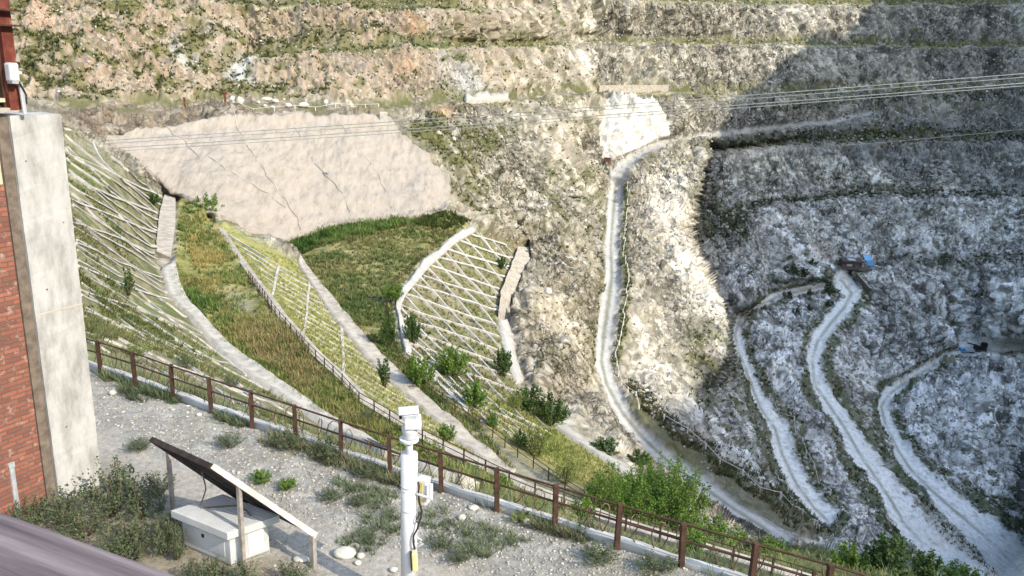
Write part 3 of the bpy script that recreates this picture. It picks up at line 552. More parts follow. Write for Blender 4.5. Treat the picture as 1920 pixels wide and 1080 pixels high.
M['whitepaint'] = mat_noise('white_painted_steel', (.46,.47,.50), (.56,.565,.59), 4, .45, 0, .05, .3, .6)
M['grey'] = mat_noise('galvanised_steel', (.40,.42,.46), (.55,.57,.60), 6, .5, .4, .05)
M['yellow'] = mat_noise('yellowed_plastic', (.58,.50,.22), (.68,.60,.32), 5, .5, 0, .05)
M['black'] = mat_noise('black_rubber', (.015,.015,.016), (.03,.03,.03), 6, .6, 0, .05)
M['cabinet'] = mat_noise('cabinet_paint', (.36,.38,.395), (.45,.47,.485), 3, .55, 0, .05, .3, .65)
M['panel'] = mat_noise('solar_back_sheet', (.018,.013,.012), (.04,.028,.026), 8, .6, 0, .1)
M['panelframe'] = mat_noise('weathered_aluminium', (.26,.24,.22), (.40,.375,.35), 7, .55, .3, .1)
M['wood'] = mat_noise('weathered_plank', (.06,.047,.052), (.155,.127,.135), 30, .8, 0, .5, .40, .60, (.24,.205,.212), (1, .045, 1), .004)
M['wire'] = mat_noise('power_cable', (.30,.30,.29), (.42,.42,.40), 1, .5, .3, 0)
M['bark'] = mat_noise('bark', (.09,.065,.045), (.17,.13,.09), 8, .95, 0, .3)
M['bluesheet'] = mat_noise('blue_sheet', (.10,.33,.62), (.20,.46,.75), .6, .5, 0, .05)
M['shedwall'] = mat_noise('dark_shed_wall', (.06,.05,.05), (.13,.10,.09), 1, .9, 0, .1)
M['postpale'] = mat_noise('pale_post', (.50,.48,.44), (.62,.60,.56), 3, .9, 0, .1)

# ------------------------------------------------------------------ terrain meshes: one sheet, split where the cover changes
iF, jF = np.meshgrid(np.arange(NX - 1), np.arange(NY - 1)); a0 = (jF * NX + iF)
QUADS = np.stack([a0, a0 + NX, a0 + NX + 1, a0 + 1], -1)
def fm_(m): return (m[:-1, :-1] + m[1:, :-1] + m[:-1, 1:] + m[1:, 1:]) / 4
jit = fbm(np.stack([PX / 9, PY / 9, W0 * 0], -1), 1, 3, 300, .7) * .45
regs = np.zeros((NY - 1, NX - 1), int)
regs[fm_(FORE) > .5] = 1
regs[fm_(ROAD_N * FORE + jit) > .6] = 2
regs[fm_(ROAD_D + jit) > .5] = 3
regs[fm_(ROAD_E1 + jit) > .5] = 4; regs[fm_(ROAD_E2 + jit) > .5] = 5; regs[fm_(np.maximum(ROAD_E3, YARD) + jit) > .5] = 6
SMOOTH = np.clip(PIT * sst(HL, .05, .35) * sst(PY, 480, 620) + .25 * poly([(1210,320),(1310,300),(1280,430),(1355,640),(1290,720),(1200,560)], 14, 2), 0, 1)
ROCKM = (.22 + .78 * sst(fbm(QV * [1, 1, 1.6], 24, 3, 981), -.22, .12)) * (1 - .75 * SMOOTH) * np.clip(1 - 1.0 * np.maximum(FLAT, GREEN * .8) - .65 * soil, 0, 1) * (1 - .6 * FACE)
VF = P.reshape(-1, 3); CF = np.concatenate([ALB.reshape(-1, 3), ROCKM.reshape(-1, 1)], 1)
for k, (nm, mt) in enumerate((('terrain', 'ground'), ('gravel_verge', 'near'), ('dirt_road', 'near'), ('haul_road', 'ground'), ('pit_road', 'ground'), ('pit_road', 'ground'), ('pit_road', 'ground'))):
    F = QUADS[regs == k]; u, inv = np.unique(F.ravel(), return_inverse=True)
    structure(mesh_np(nm, VF[u], inv.reshape(-1, 4), M[mt], None, CF[u], smooth=True))
# the mountain that closes the pit on the right (out of frame) and shades its floor
ys = np.linspace(-320, 460, 331); xs = np.linspace(0, 1, 36)
YY, TT = np.meshgrid(ys, xs, indexing='ij')
crx = 330.
BND = np.array([(1680,-60),(1632,5),(1597,43),(1570,57),(1523,72),(1493,80),(1467,107),(1440,140),(1390,152),(1375,170),(1376,192),(1347,230),(1330,262),(1306,330),(1306,480),(1338,570),(1348,640),(1300,718),(1200,765),(1165,790)], float)
bp_ = bilin(P0, BND[:, 0], BND[:, 1]); bt_ = (crx - bp_[:, 0]) / sd[0]; by_ = bp_[:, 1] + bt_ * sd[1]; bz_ = bp_[:, 2] + bt_ * sd[2]; od = np.argsort(by_); by_, bz_ = by_[od], bz_[od]
crest = np.interp(ys, by_, bz_)
base_x = np.interp(ys, [-320, -140, 0, 60, 120, 200, 300, 520], [120, 90, 75, 90, 120, 165, 200, 240])
HX = base_x[:, None] + (crx + 120 - base_x[:, None]) * TT
tc_ = (HX - base_x[:, None]) / (crx - base_x[:, None])
HZ = np.where(tc_ < 1, -75 + (crest[:, None] + 75) * tc_ ** .9, crest[:, None] - (tc_ - 1) * 60)
HP = np.stack([HX, YY, HZ], -1); HP[..., 2] += 2.2 * (fbm(HP, 12, 4, 401, .7, True) - .1) * np.clip(tc_ * 3, 0, 1); HP[..., 0] += 6 * fbm(HP, 25, 3, 411)
a1 = (np.arange(330)[:, None] * 36 + np.arange(35)).ravel(); HF = np.stack([a1, a1 + 1, a1 + 37, a1 + 36], -1)
structure(mesh_np('mountain', HP.reshape(-1, 3), HF, M['ground'], None, np.broadcast_to(C3(.3, .29, .27), (331 * 36, 3))))

# ================================================================== objects
def fit_line(pts, step):                      # resample a pixel polyline
    out = []
    for (x0, y0), (x1, y1) in zip(pts[:-1], pts[1:]):
        n = max(1, int(math.hypot(x1 - x0, y1 - y0) / step))
        out += [(x0 + (x1 - x0) * t / n, y0 + (y1 - y0) * t / n) for t in range(n)]
    out.append(pts[-1]); return np.array(out, float)
def resample3(p, step):
    p = np.asarray(p, float); d = np.concatenate([[0], np.cumsum(np.linalg.norm(np.diff(p, axis=0), axis=1))]); n = max(2, int(d[-1] / step) + 1)
    t = np.linspace(0, d[-1], n); return np.stack([np.interp(t, d, p[:, k]) for k in range(3)], 1)

# ---------------- building on the left
B0 = at_z(112, 945, 0); B1 = at_z(192, 908, 0); wdir = B1 - B0; WL = np.linalg.norm(wdir); wdir /= WL
wn = np.array([wdir[1], -wdir[0], 0.]); wrot = np.stack([wdir, -wn, [0, 0, 1]], 1)     # local x along wall, y inward, z up
def onwall(px, py, off=0.0):
    r = ray(px, py); o = B0 + wn * off; t = ((o - np.array([0, 0, CAMZ])) @ wn) / (r @ wn); return r * t + np.array([0, 0, CAMZ])
def ws(px, py, off=0.0): p = onwall(px, py, off); return (p - B0) @ wdir, p[2]
def wbox(mb, s0, s1, z0, z1, y0, y1):        # y inward from the column face
    c = B0 + wdir * (s0 + s1) / 2 - wn * (y0 + y1) / 2; mb.box((c[0], c[1], (z0 + z1) / 2), (s1 - s0, y1 - y0, z1 - z0), wrot)
ztop = ws(75, 215)[1]; sm = -.20 * WL
bld = empty('brick_building', tuple(B0)); tag(bld, 'red brick building with a white concrete column at the left edge', 'building')
mb = MB()                                      # column, slightly irregular faces
gz = np.linspace(-.4, ztop, 60); ring = []
for k, z in enumerate(gz):
    cc = []
    for s_, y_ in ((0, 0), (WL * .5, 0), (WL, 0), (WL, .55), (0, .55)):
        j = vnoise(np.array([[s_ * 3, y_ * 3, z * 1.3]]), 500)[0] * .012 + vnoise(np.array([[s_ * 9, y_ * 9, z * 6]]), 501)[0] * .007
        p = B0 + wdir * (s_ + j) - wn * (y_ + j); cc.append((p[0], p[1], z))
    ring.append(cc)
V = np.array(ring).reshape(-1, 3); F = [(k*5+q, k*5+(q+1) % 5, k*5+5+(q+1) % 5, k*5+5+q) for k in range(59) for q in range(5)] + [tuple(range(295, 300))]
mb.add(V, F); mb.build('column', M['column'], bld)
zj = ws(80, 588)[1]
mb = MB(); wbox(mb, -.004, WL + .004, zj - .012, zj + .006, -.004, .02); mb.build('casting_joint', M['plaster'], bld)
for k, (sx0, px_, py_0) in enumerate(((.2, 75, 300), (.8, 100, 420), (.3, 100, 540), (.7, 130, 690), (.35, 125, 800))):
    z = ws(px_, py_0)[1]; c = B0 + wdir * WL * sx0; mb = MB(); mb.tube([np.array([c[0], c[1], z]) + wn * .004, np.array([c[0], c[1], z]) - wn * .05], .016, 8); mb.build('tie_hole', M['mortar'], bld)
mb = MB(); wbox(mb, sm, -.002, -.4, ztop - .02, .06, .3); mb.build('mortar_strip', M['mortar'], bld)
zb = ws(15, 345, -.1)[1]
bm_ = bpy.data.materials.new('red_brick'); bm_.use_nodes = True; n = bm_.node_tree; bs = n.nodes['Principled BSDF']; bs.inputs['Roughness'].default_value = .92
tc = n.nodes.new('ShaderNodeTexCoord'); sx_ = n.nodes.new('ShaderNodeSeparateXYZ'); cb = n.nodes.new('ShaderNodeCombineXYZ'); n.links.new(tc.outputs['Object'], sx_.inputs[0]); n.links.new(sx_.outputs[0], cb.inputs[0]); n.links.new(sx_.outputs[2], cb.inputs[1])
no = n.nodes.new('ShaderNodeTexNoise'); no.inputs['Scale'].default_value = 9; no.inputs['Detail'].default_value = 4; n.links.new(cb.outputs[0], no.inputs[0])
vm = n.nodes.new('ShaderNodeVectorMath'); vm.operation = 'MULTIPLY_ADD'; vm.inputs[1].default_value = (.035, .035, 0); n.links.new(no.outputs['Color'], vm.inputs[0]); n.links.new(cb.outputs[0], vm.inputs[2])
br = n.nodes.new('ShaderNodeTexBrick'); br.inputs['Scale'].default_value = 1; br.inputs['Brick Width'].default_value = .26; br.inputs['Row Height'].default_value = .082; br.inputs['Mortar Size'].default_value = .009; br.inputs['Mortar Smooth'].default_value = .25; br.inputs['Bias'].default_value = 0
br.inputs['Color1'].default_value = (.26, .095, .062, 1); br.inputs['Color2'].default_value = (.15, .058, .045, 1); br.inputs['Mortar'].default_value = (.10, .078, .062, 1); n.links.new(vm.outputs[0], br.inputs['Vector'])
n2 = n.nodes.new('ShaderNodeTexNoise'); n2.inputs['Scale'].default_value = 6.5; n2.inputs['Detail'].default_value = 8; n2.inputs['Roughness'].default_value = .7; n.links.new(cb.outputs[0], n2.inputs[0])
cr = n.nodes.new('ShaderNodeValToRGB'); cr.color_ramp.elements[0].position = .56; cr.color_ramp.elements[0].color = (0, 0, 0, 1); cr.color_ramp.elements[1].position = .66; cr.color_ramp.elements[1].color = (.75, .75, .75, 1); n.links.new(n2.outputs['Fac'], cr.inputs[0])
mx = n.nodes.new('ShaderNodeMix'); mx.data_type = 'RGBA'; n.links.new(cr.outputs[0], mx.inputs[0]); n.links.new(br.outputs['Color'], mx.inputs[6]); mx.inputs[7].default_value = (.36, .28, .235, 1); n.links.new(mx.outputs[2], bs.inputs['Base Color'])
bp = n.nodes.new('ShaderNodeBump'); bp.inputs['Strength'].default_value = .9; bp.inputs['Distance'].default_value = .02; bp.invert = True; n.links.new(br.outputs['Fac'], bp.inputs['Height']); n.links.new(bp.outputs[0], bs.inputs['Normal'])
def wall_local(name, mt, s0, s1, z0, z1, y0, y1):   # mesh kept in wall axes so its pattern follows the courses
    o = MB(); o.box(((s0 + s1) / 2, (y0 + y1) / 2, (z0 + z1) / 2), (s1 - s0, y1 - y0, z1 - z0)); ob = o.build(name, mt)
    ob.parent = bld; ob.rotation_euler = (0, 0, math.atan2(wdir[1], wdir[0])); return ob
wall_local('brick_wall', bm_, -9, sm - .003, -.4, zb, .10, .4)
wall_local('plaster_panel', M['plaster'], -9, sm - .003, zb + .003, ztop - .1, .12, .4)
z2 = ws(20, 207)[1]
wall_local('ledge_slab', M['beam'], -9, ws(34, 205)[0], z2 - .03, z2 + .04, -.02, .5)
s_r, _ = ws(22, 120)
mb = MB(); p0 = onwall(36, 205, -.05); p1 = onwall(10, -60, -.05); w2 = wdir * .09
mb.bar(p0 - w2, (p1[0] - w2[0] + (p0[0]-p1[0]) * .8, p1[1] - w2[1] + (p0[1]-p1[1]) * .8, p1[2]), .18, .16, wn); mb.build('steel_post', M['rust2'], bld)
mb = MB(); q0 = onwall(13, 205, -.12); mb.bar(q0, (q0[0], q0[1], p1[2]), .12, .10, wn); mb.build('steel_flange', M['rust'], bld)
wall_local('opening_shade_slab', M['black'], -9, ws(14, 100)[0], z2 + .06, z2 + 6, .2, .5)  # black slab standing in for the shade inside an opening
for py in (48, 20):
    z = ws(20, py)[1]; wall_local('tie_strap', M['rust'], s_r - .25, s_r + .16, z - .012, z + .012, -.16, -.06)
z = ws(5, 188)[1]; wall_local('shelf_plate', M['plaster'], -9, ws(10, 190)[0], z - .03, z + .03, 0, .18)
jb = empty('junction_box', tuple(onwall(29, 150, .18))); tag(jb, 'white rounded box on a grey pipe above the concrete column', 'box')
def pbox(mb, x0, y0, x1, y1, off, dep, lean=0):
    a = onwall(x0, (y0 + y1) / 2, off); b = onwall(x1, (y0 + y1) / 2, off); z0 = ws((x0 + x1) / 2, y1, off)[1]; z1 = ws((x0 + x1) / 2, y0, off)[1]
    c = (a + b) / 2 - wn * dep / 2; L = abs((b - a) @ wdir); mb.box((c[0], c[1], (z0 + z1) / 2), (L, dep, z1 - z0), wrot)
mb = MB(); pbox(mb, 19, 118, 37, 154, .2, .16); mb.build('housing', M['whitepaint'], jb, bevel=.03)
mb = MB(); pbox(mb, 23, 149, 35, 157, .21, .14); mb.build('bottom_cap', M['grey'], jb)
mb = MB(); pbox(mb, 34, 134, 41, 139, .16, .05); mb.build('cable_gland', M['whitepaint'], jb)
mb = MB(); mb.tube([onwall(38, 155, .12), onwall(47, 213, .12)], .035, 8); mb.build('conduit', M['grey'], jb)
mb = MB(); mb.tube([onwall(36, 155, .16), onwall(44, 168, .16), onwall(49, 178, .16), onwall(50, 195, .15)], .014, 5); mb.build('cable', M['black'], jb)
gp = MB(); pb = at_z(36, 975, 0); gp.tube([pb, (pb[0], pb[1], z_for(870, pb[1], pb[0]))], .045, 8); g_ = gp.build('pipe_post', M['grey']); tag(g_, 'thin grey pipe standing upright in front of the brick wall', 'post')
mbc = MB(); zc = z_for(872, pb[1], pb[0]); mbc.tube([(pb[0], pb[1], zc - .03), (pb[0], pb[1], zc + .04)], .06, 8); mbc.build('collar', M['grey'], g_)

# ---------------- wooden handrail by the camera
zt = 7.46; a = at_z(-260, 862, zt); b = at_z(470, 1126, zt); d = (b - a) / np.linalg.norm(b - a); nn = np.array([d[1], -d[0], 0]); nn = nn if nn @ (np.array([0, 0, 8]) - a) > 0 else -nn
hr = empty('wooden_handrail', tuple(a), math.atan2(-d[0], d[1])); tag(hr, 'worn purplish grey wooden handrail crossing the bottom left corner', 'handrail')
L = np.linalg.norm(b - a); s_n = 1 if (Matrix.Rotation(math.atan2(-d[0], d[1]), 3, 'Z') @ Vector((1, 0, 0))) @ Vector(nn) > 0 else -1
mb = MB(); mb.box((0, 0, 0), (.26, L, .05)); pl = mb.build('plank', M['wood'], None, bevel=.006); pl.parent = hr; pl.location = (s_n * .13, L / 2, -.025)
mb = MB(); mb.box((0, 0, 0), (.16, L * .98, .10)); pl = mb.build('under_beam', M['wood'], None); pl.parent = hr; pl.location = (s_n * .13, L / 2, -.105)

# ---------------- camera pole
py_ = 10.35
def pp(px, py, dy=0.0):                       # a point in the pole's plane (metres of extra depth)
    r = ray(px, py); return r * ((py_ + dy) / r[1]) + np.array([0, 0, CAMZ])
pc = pp(767, 960); pxx = pc[0]; ptop = z_for(850, py_, pxx); rad = 16.3 / FPX * 11.1
pole = empty('camera_pole', (pxx, py_, 0)); tag(pole, 'tall white steel pole standing on the gravel below', 'pole')
mb = MB(); mb.tube([(pxx, py_, -.1), (pxx, py_, ptop)], rad, 28); mb.build('shaft', M['whitepaint'], pole, True)
mb = MB()
for py in (910, 953): z = z_for(py, py_, pxx); mb = MB(); mb.tube([(pxx, py_, z - .008), (pxx, py_, z + .008)], rad + .005, 28); mb.build('weld_ring', M['grey'], pole, True)
mb = MB(); mb.tube([(pxx, py_, ptop - .05), (pxx, py_, z_for(822, py_, pxx))], rad * .44, 18); mb.build('neck', M['whitepaint'], pole, True)
zf = z_for(824, py_, pxx); mb = MB(); mb.tube([(pxx, py_, zf - .012), (pxx, py_, zf + .018)], 20 / FPX * 10.4, 28); mb.build('flange', M['whitepaint'], pole)
mb = MB(); mb.tube([(pxx - .06, py_ - rad - .005, z_for(916, py_, pxx)), (pxx - .06, py_ - rad + .03, z_for(916, py_, pxx))], .017, 8); mb.build('bolt', M['grey'], pole)
cm = empty('security_camera', (pxx, py_, zf + .02)); tag(cm, 'white pan tilt camera mounted on the pole top', 'camera')
def prof(mb, prs, n=24):                      # lathe about the pole axis: (pixel half width, pixel row)
    V = []; 
    for hw, py in prs:
        r = hw / FPX * 10.4; z = z_for(py, py_, pxx); V += [(pxx + .012 + r * math.cos(2*math.pi*q/n), py_ + r * math.sin(2*math.pi*q/n), z) for q in range(n)]
    m = len(prs); F = [(k*n+q, k*n+(q+1) % n, (k+1)*n+(q+1) % n, (k+1)*n+q) for k in range(m-1) for q in range(n)] + [tuple(range(n))[::-1], tuple(range((m-1)*n, m*n))]
    mb.add(V, F)
mb = MB(); prof(mb, [(13, 823), (14, 816), (17, 808), (17.5, 801), (15, 798)]); mb.build('base', M['whitepaint'], cm, True)
ra = Matrix.Rotation(R_(62), 3, 'Z'); rt = np.array(ra)
c1 = pp(774, 791); mb = MB(); mb.box(c1 + [0, 0, 0], (.24, .27, .14), np.array(Matrix.Rotation(R_(8), 3, 'Z'))); mb.build('yoke', M['whitepaint'], cm, bevel=.02)
c2 = pp(768, 776, .02); rc = np.array(Matrix.Rotation(R_(10), 3, 'Z') @ Matrix.Rotation(R_(-4), 3, 'Y'))
mb = MB(); mb.box(c2 - [0, 0, .01], (.23, .2, .10), rc); mb.build('housing', M['grey'], cm, bevel=.03)
mb = MB(); mb.box(c2 + [-.015, 0, .052], (.285, .25, .022), rc); mb.build('sun_shield', M['whitepaint'], cm, bevel=.008)
mb = MB(); e = c2 + rc @ np.array([-.115, 0, -.015]); mb.tube([e, e + rc @ np.array([-.035, 0, 0])], .05, 14); mb.build('lens', M['black'], cm)
eb = empty('equipment_box', tuple(pp(795, 945, .05))); tag(eb, 'white box with yellowed cover and plate antenna strapped beside the pole', 'box')
c3 = pp(793, 919, .12); re_ = np.array(Matrix.Rotation(R_(-25), 3, 'Z')); mb = MB(); mb.box(c3, (.17, .16, .40), re_); mb.build('case', M['whitepaint'], eb, bevel=.01)
mb = MB(); mb.box(c3 + re_ @ np.array([-.01, -.088, 0]), (.13, .014, .36), re_); mb.build('cover', M['yellow'], eb, bevel=.004)
c4 = pp(808.5, 922, -.03); mb = MB(); mb.box(c4, (.05, .03, .26), np.array(Matrix.Rotation(R_(20), 3, 'Z'))); mb.build('antenna_plate', M['whitepaint'], eb, bevel=.006)
mb = MB(); mb.tube([pp(776, 924, -.06), pp(790, 929, -.08), pp(808, 935, -.05)], .020, 8); mb.build('arm', M['grey'], eb, True)
mb = MB(); ck = resample3([pp(x, y, dy) for x, y, dy in ((784,903,-.02),(786,912,-.05),(784,925,-.06),(787,945,-.08),(791,958,-.09),(789,972,-.10),(785,982,-.12),(782,993,-.13),(775,1005,-.14),(775,1018,-.15),(778,1030,-.15))], .03)
mb.tube(ck, .015, 6); mb.tube(resample3([pp(789, 960, -.09), pp(781, 972, -.12), pp(780, 978, -.13), pp(786, 980, -.12)], .02), .011, 5); mb.build('cable', M['black'], eb, True)
pbx = empty('power_supply_box', tuple(pp(777, 1075, -.15))); tag(pbx, 'small yellow box hanging low on the white pole', 'box')
c5 = pp(777.5, 1052, -.16); rp = np.array(Matrix.Rotation(R_(12), 3, 'Z') @ Matrix.Rotation(R_(-3), 3, 'Y')); mb = MB(); mb.box(c5, (.085, .10, .30), rp); mb.build('case', M['yellow'], pbx, bevel=.02)
mb = MB(); mb.box(c5 + [-.05, .02, 0], (.03, .09, .29), rp); mb.build('back_plate', M['black'], pbx)
mb = MB(); mb.tube([pp(770, 1032, -.12), pp(793, 1020, -.18)], .012, 6); mb.tube([pp(778, 1005, -.12), pp(791, 1013, -.15)], .010, 6); mb.build('bracket', M['whitepaint'], pbx)

# ---------------- cabinet and solar panel
cA = at_z(426, 1072, 0); zC = z_for(1000, cA[1], cA[0])
t0 = at_z(426, 1000, zC); tR = at_z(524, 966, zC); tL = at_z(320, 957, zC)
e1 = tR - t0; e2 = tL - t0; e1[2] = e2[2] = 0; l1 = np.linalg.norm(e1); l2 = np.linalg.norm(e2); u1 = e1 / l1; u2 = e2 / l2
cab = empty('metal_cabinet', tuple(cA)); tag(cab, 'pale grey metal cabinet under the tilted solar panel', 'cabinet')
def cbox(mb, a0, a1, b0, b1, z0, z1):
    o = t0 + u1 * .0; V = []
    for z in (z0, z1):
        for s_, t_ in ((a0, b0), (a1, b0), (a1, b1), (a0, b1)): p = o + u1 * s_ + u2 * t_; V.append((p[0], p[1], z))
    mb.add(V, [(0,3,2,1),(4,5,6,7),(0,1,5,4),(1,2,6,5),(2,3,7,6),(3,0,4,7)])
mb = MB(); cbox(mb, .10, l1 - .12, .10, l2 - .10, 0, zC - .14); mb.build('body', M['cabinet'], cab, bevel=.008)
mb = MB(); cbox(mb, 0, l1, 0, l2, zC - .13, zC); mb.build('lid', M['cabinet'], cab, bevel=.006)
mb = MB(); cbox(mb, .10, l1 - .12, .10, l2 - .1, -.05, .06); mb.build('plinth', M['strip'], cab)
mb = MB()
for k in range(1, 12): cbox(mb, l1 * k / 12 - .008, l1 * k / 12 + .008, .04, l2 - .04, zC, zC + .006)
mb.build('lid_ribs', M['cabinet'], cab)
mb = MB(); cbox(mb, .092, .10, .22, l2 - .24, .16, zC - .22); mb.build('door', M['cabinet'], cab)
mb = MB(); cbox(mb, .20, l1 * .38, .092, .10, .12, zC - .2); cbox(mb, l1 * .45, l1 - .22, .092, .10, .12, zC - .2); mb.build('side_panel', M['whitepaint'], cab)
mb = MB(); cbox(mb, .08, .092, l2 * .52, l2 * .52 + .05, zC - .34, zC - .28); mb.build('lock', M['black'], cab)
sp_ = empty('solar_panel', tuple(at_z(457, 1062, 0))); tag(sp_, 'tilted dark solar panel on steel posts over the cabinet', 'solar panel')
b1 = at_z(457, 1064, 0); b2 = at_z(588, 1064, 0); b3 = at_z(325, 962, 0)
m1 = np.array([b1[0], b1[1], z_for(910, b1[1], b1[0])]); m2 = np.array([b2[0], b2[1], z_for(1003, b2[1], b2[0])]); m3 = np.array([b3[0], b3[1], z_for(848, b3[1], b3[0])])
pn = np.cross(m2 - m1, m3 - m1); pn /= np.linalg.norm(pn); pn = pn if pn[2] > 0 else -pn
def onplane(px, py, o, nn_): r = ray(px, py); c = np.array([0, 0, CAMZ]); return c + r * (((o - c) @ nn_) / (r @ nn_))
ex = (m2 - m1); X0 = m1 - ex * .36; X1 = m1 + ex * 1.04; ey = (m3 - m1); Y0 = X0 + ey * .98; Y0b = X1 + ey * .98
mb = MB(); V = [X0, X1, X1 + ey * .86, X0 + ey * .86]; V = [np.asarray(v) + pn * .05 for v in V] + [np.asarray(v) + pn * .01 for v in V]; mb.add(V, [(0,1,2,3),(7,6,5,4),(0,4,5,1),(1,5,6,2),(2,6,7,3),(3,7,4,0)]); mb.build('panel', M['panel'], sp_)
for a, b in ((X0, X1),): mb = MB(); mb.bar(a + pn * .02, b + pn * .02, .06, .09, pn); mb.build('frame_beam', M['panelframe'], sp_)
mb = MB(); mb.bar(X0 + pn * .0, X0 + ey * .86, .06, .09, pn); mb.build('frame_beam', M['panel'], sp_)
mb = MB(); mb.bar(X0 + ey * .86, X1 + ey * .86, .06, .09, pn); mb.build('frame_beam', M['panel'], sp_)
mb = MB(); mb.bar(X0 + ey * .5, X1 + ey * .5, .06, .06, pn); mb.build('cross_rail', M['panel'], sp_)
for bb, mm, wd_, mt in ((b1, m1, .062, 'panelframe'), (b2, m2, .085, 'panelframe'), (b3, m3, .06, 'panelframe')):
    mb = MB(); mb.bar((bb[0], bb[1], -.1), mm, wd_, wd_, wn); mb.build('post', M[mt], sp_)
mb = MB(); mb.tube(resample3([m1 + ey * .5 - [0, 0, .05], m1 + ey * .45 - [0, 0, .35], t0 + u1 * .3 + u2 * l2 * .8 + [0, 0, .02], t0 + u1 * .7 + u2 * l2 * .55 + [0, 0, .02], t0 + u1 * l1 * .75 + u2 * l2 * .35 + [0, 0, .02], t0 + u1 * l1 * .66 + u2 * l2 * .2 + [0, 0, .02]], .08), .013, 5); mb.build('cable', M['mortar'], sp_, True)

# ---------------- railings
def railing(name, label, base, height, prad, rails, rrad, mats, group=None, jitter=.02, npost=None, rail_mat=None, square=True):
    base = np.asarray(base, float); o = empty(name, tuple(base[len(base) // 2])); tag(o, label, 'railing', group)
    for k, p in enumerate(base):
        mb = MB(); lean = rng.normal(0, jitter, 2); t = p + np.array([lean[0], lean[1], height]); mb.bar(p - [0, 0, .1], t, prad * 2, prad * 2, (1, .2, 0)); mb.build('post', M[mats], o)
    for h in rails:
        mb = MB(); mb.tube(base + [0, 0, height * h], rrad if np.isscalar(rrad) else rrad[rails.index(h)], 6); mb.build('rail', M[rail_mat or mats], o, True)
    return o
RB = np.array([at_z(x, y, 0) for x, y in [(125, 688)] + RAILBASE + [(1690, 1206)]]); RB = RB.copy()
railing('railing', 'rusty brown post and rail fence edging the near gravel road', RB, .96, .042, [.97, .66], .020, 'rust', rail_mat='rust')
for k in range(10, len(RB)): pass
kb = MB(); ln = resample3(RB, .5) ; off = np.array([.05, .11, 0]); kb.ribbon(ln + off + np.stack([0 * ln[:, 0], .06 + .02 * np.sin(np.arange(len(ln)) * 1.7), .085 + .012 * np.sin(np.arange(len(ln)) * 2.3)], 1), .18, .10, np.tile([0, 0, 1.], (len(ln), 1))); k_ = kb.build('kerb', M['capw']); tag(k_, 'long pale concrete kerb along the foot of the near railing', 'kerb')
coil = []; ln = resample3(RB + [.05, .14, 0], .04); cum = np.arange(len(ln)) * .04
for k, p in enumerate(ln):
    t = cum[k] * 2 * math.pi / .44; rr = .29 + .06 * math.sin(cum[k] * 1.7) + .04 * math.sin(cum[k] * 5.1)
    tang = np.array([.6, -.5, 0]); side = np.array([.62, -.05, 0]) * (1 + .3 * math.sin(cum[k] * 2.9)); c = p + [.06, .12, .36]
    coil.append(c + side * rr * math.cos(t) * .8 + np.array([0, 0, 1]) * rr * math.sin(t) + tang * .12 * math.sin(t * .37))
mb = MB(); mb.tube(np.array(coil), .012, 4); cw = mb.build('barbed_wire_coil', M['darkrust'], None, True); tag(cw, 'loose rusty coils of wire behind the near railing', 'wire')
f2b = resample3([at_z(x, y, zf2((x, y))) for x, y in F2[3:]], 1.25); railing('railing', 'thin rusty railing along the edge of the first planted terrace', f2b[:74], .75, .03, [.97, .62], .018, 'rust')
f2k = resample3([at_z(x, y, zf2((x, y))) for x, y in F2], 1.2)
kb = MB(); kb.ribbon(f2k + [.3, .25, .0], .55, .16, np.tile([0, 0, 1.], (len(f2k), 1))); k_ = kb.build('kerb', M['beam']); tag(k_, 'narrow whitish concrete kerb under the first terrace railing', 'kerb')
f3b = resample3([at_z(x, y, -14.5) for x, y in F3[:17]], 1.5); railing('railing', 'rust coloured railing curving around the crossed beam slope', f3b[:95] + [-.5, -.2, 0], .8, .03, [.97, .6], .022, 'rust')

# ---------------- kerbs, walls and lattices of the terraces
def patch(name, top, bot, mat, th=.4, nu=60, nv=8, lift=.12, parent=None, noise=0):
    tp = fit_line(top, 4); bt = fit_line(bot, 4)
    def rs(p, n): d = np.concatenate([[0], np.cumsum(np.hypot(*np.diff(p, axis=0).T))]); t = np.linspace(0, d[-1], n); return np.stack([np.interp(t, d, p[:, 0]), np.interp(t, d, p[:, 1])], 1)
    A = rs(tp, nu); B = rs(bt, nu); v = np.linspace(0, 1, nv)[:, None, None]; G = A[None] * (1 - v) + B[None] * v
    S = surf(G[..., 0], G[..., 1]); N = nrm(G[..., 0], G[..., 1]); Tp = S + N * lift; 
    if noise: Tp = Tp + N * (noise * fbm(S, 2.2, 3, 600))[..., None]
    Bm = S - N * th; V = np.concatenate([Tp.reshape(-1, 3), Bm.reshape(-1, 3)]); n0 = nu * nv; F = []
    for j in range(nv - 1):
        for i in range(nu - 1): q = j * nu + i; F.append((q, q + nu, q + nu + 1, q + 1))
    edge = [i for i in range(nu)] + [j * nu + nu - 1 for j in range(1, nv)] + [(nv - 1) * nu + i for i in range(nu - 2, -1, -1)] + [j * nu for j in range(nv - 2, 0, -1)]
    for a, b in zip(edge, edge[1:] + edge[:1]): F.append((a, b, b + n0, a + n0))
    o = mesh_np(name, V, np.array(F), mat, parent, None, smooth=False); return o
sw = patch('sprayed_concrete_wall', [(a, b) for a, b, _ in WT], [(a, b) for a, b, _ in WB], M['shot'], .5, 260, 130, .55, noise=.46); tag(sw, 'large pinkish sprayed concrete slope with thin cracks below the bench', 'retaining wall')
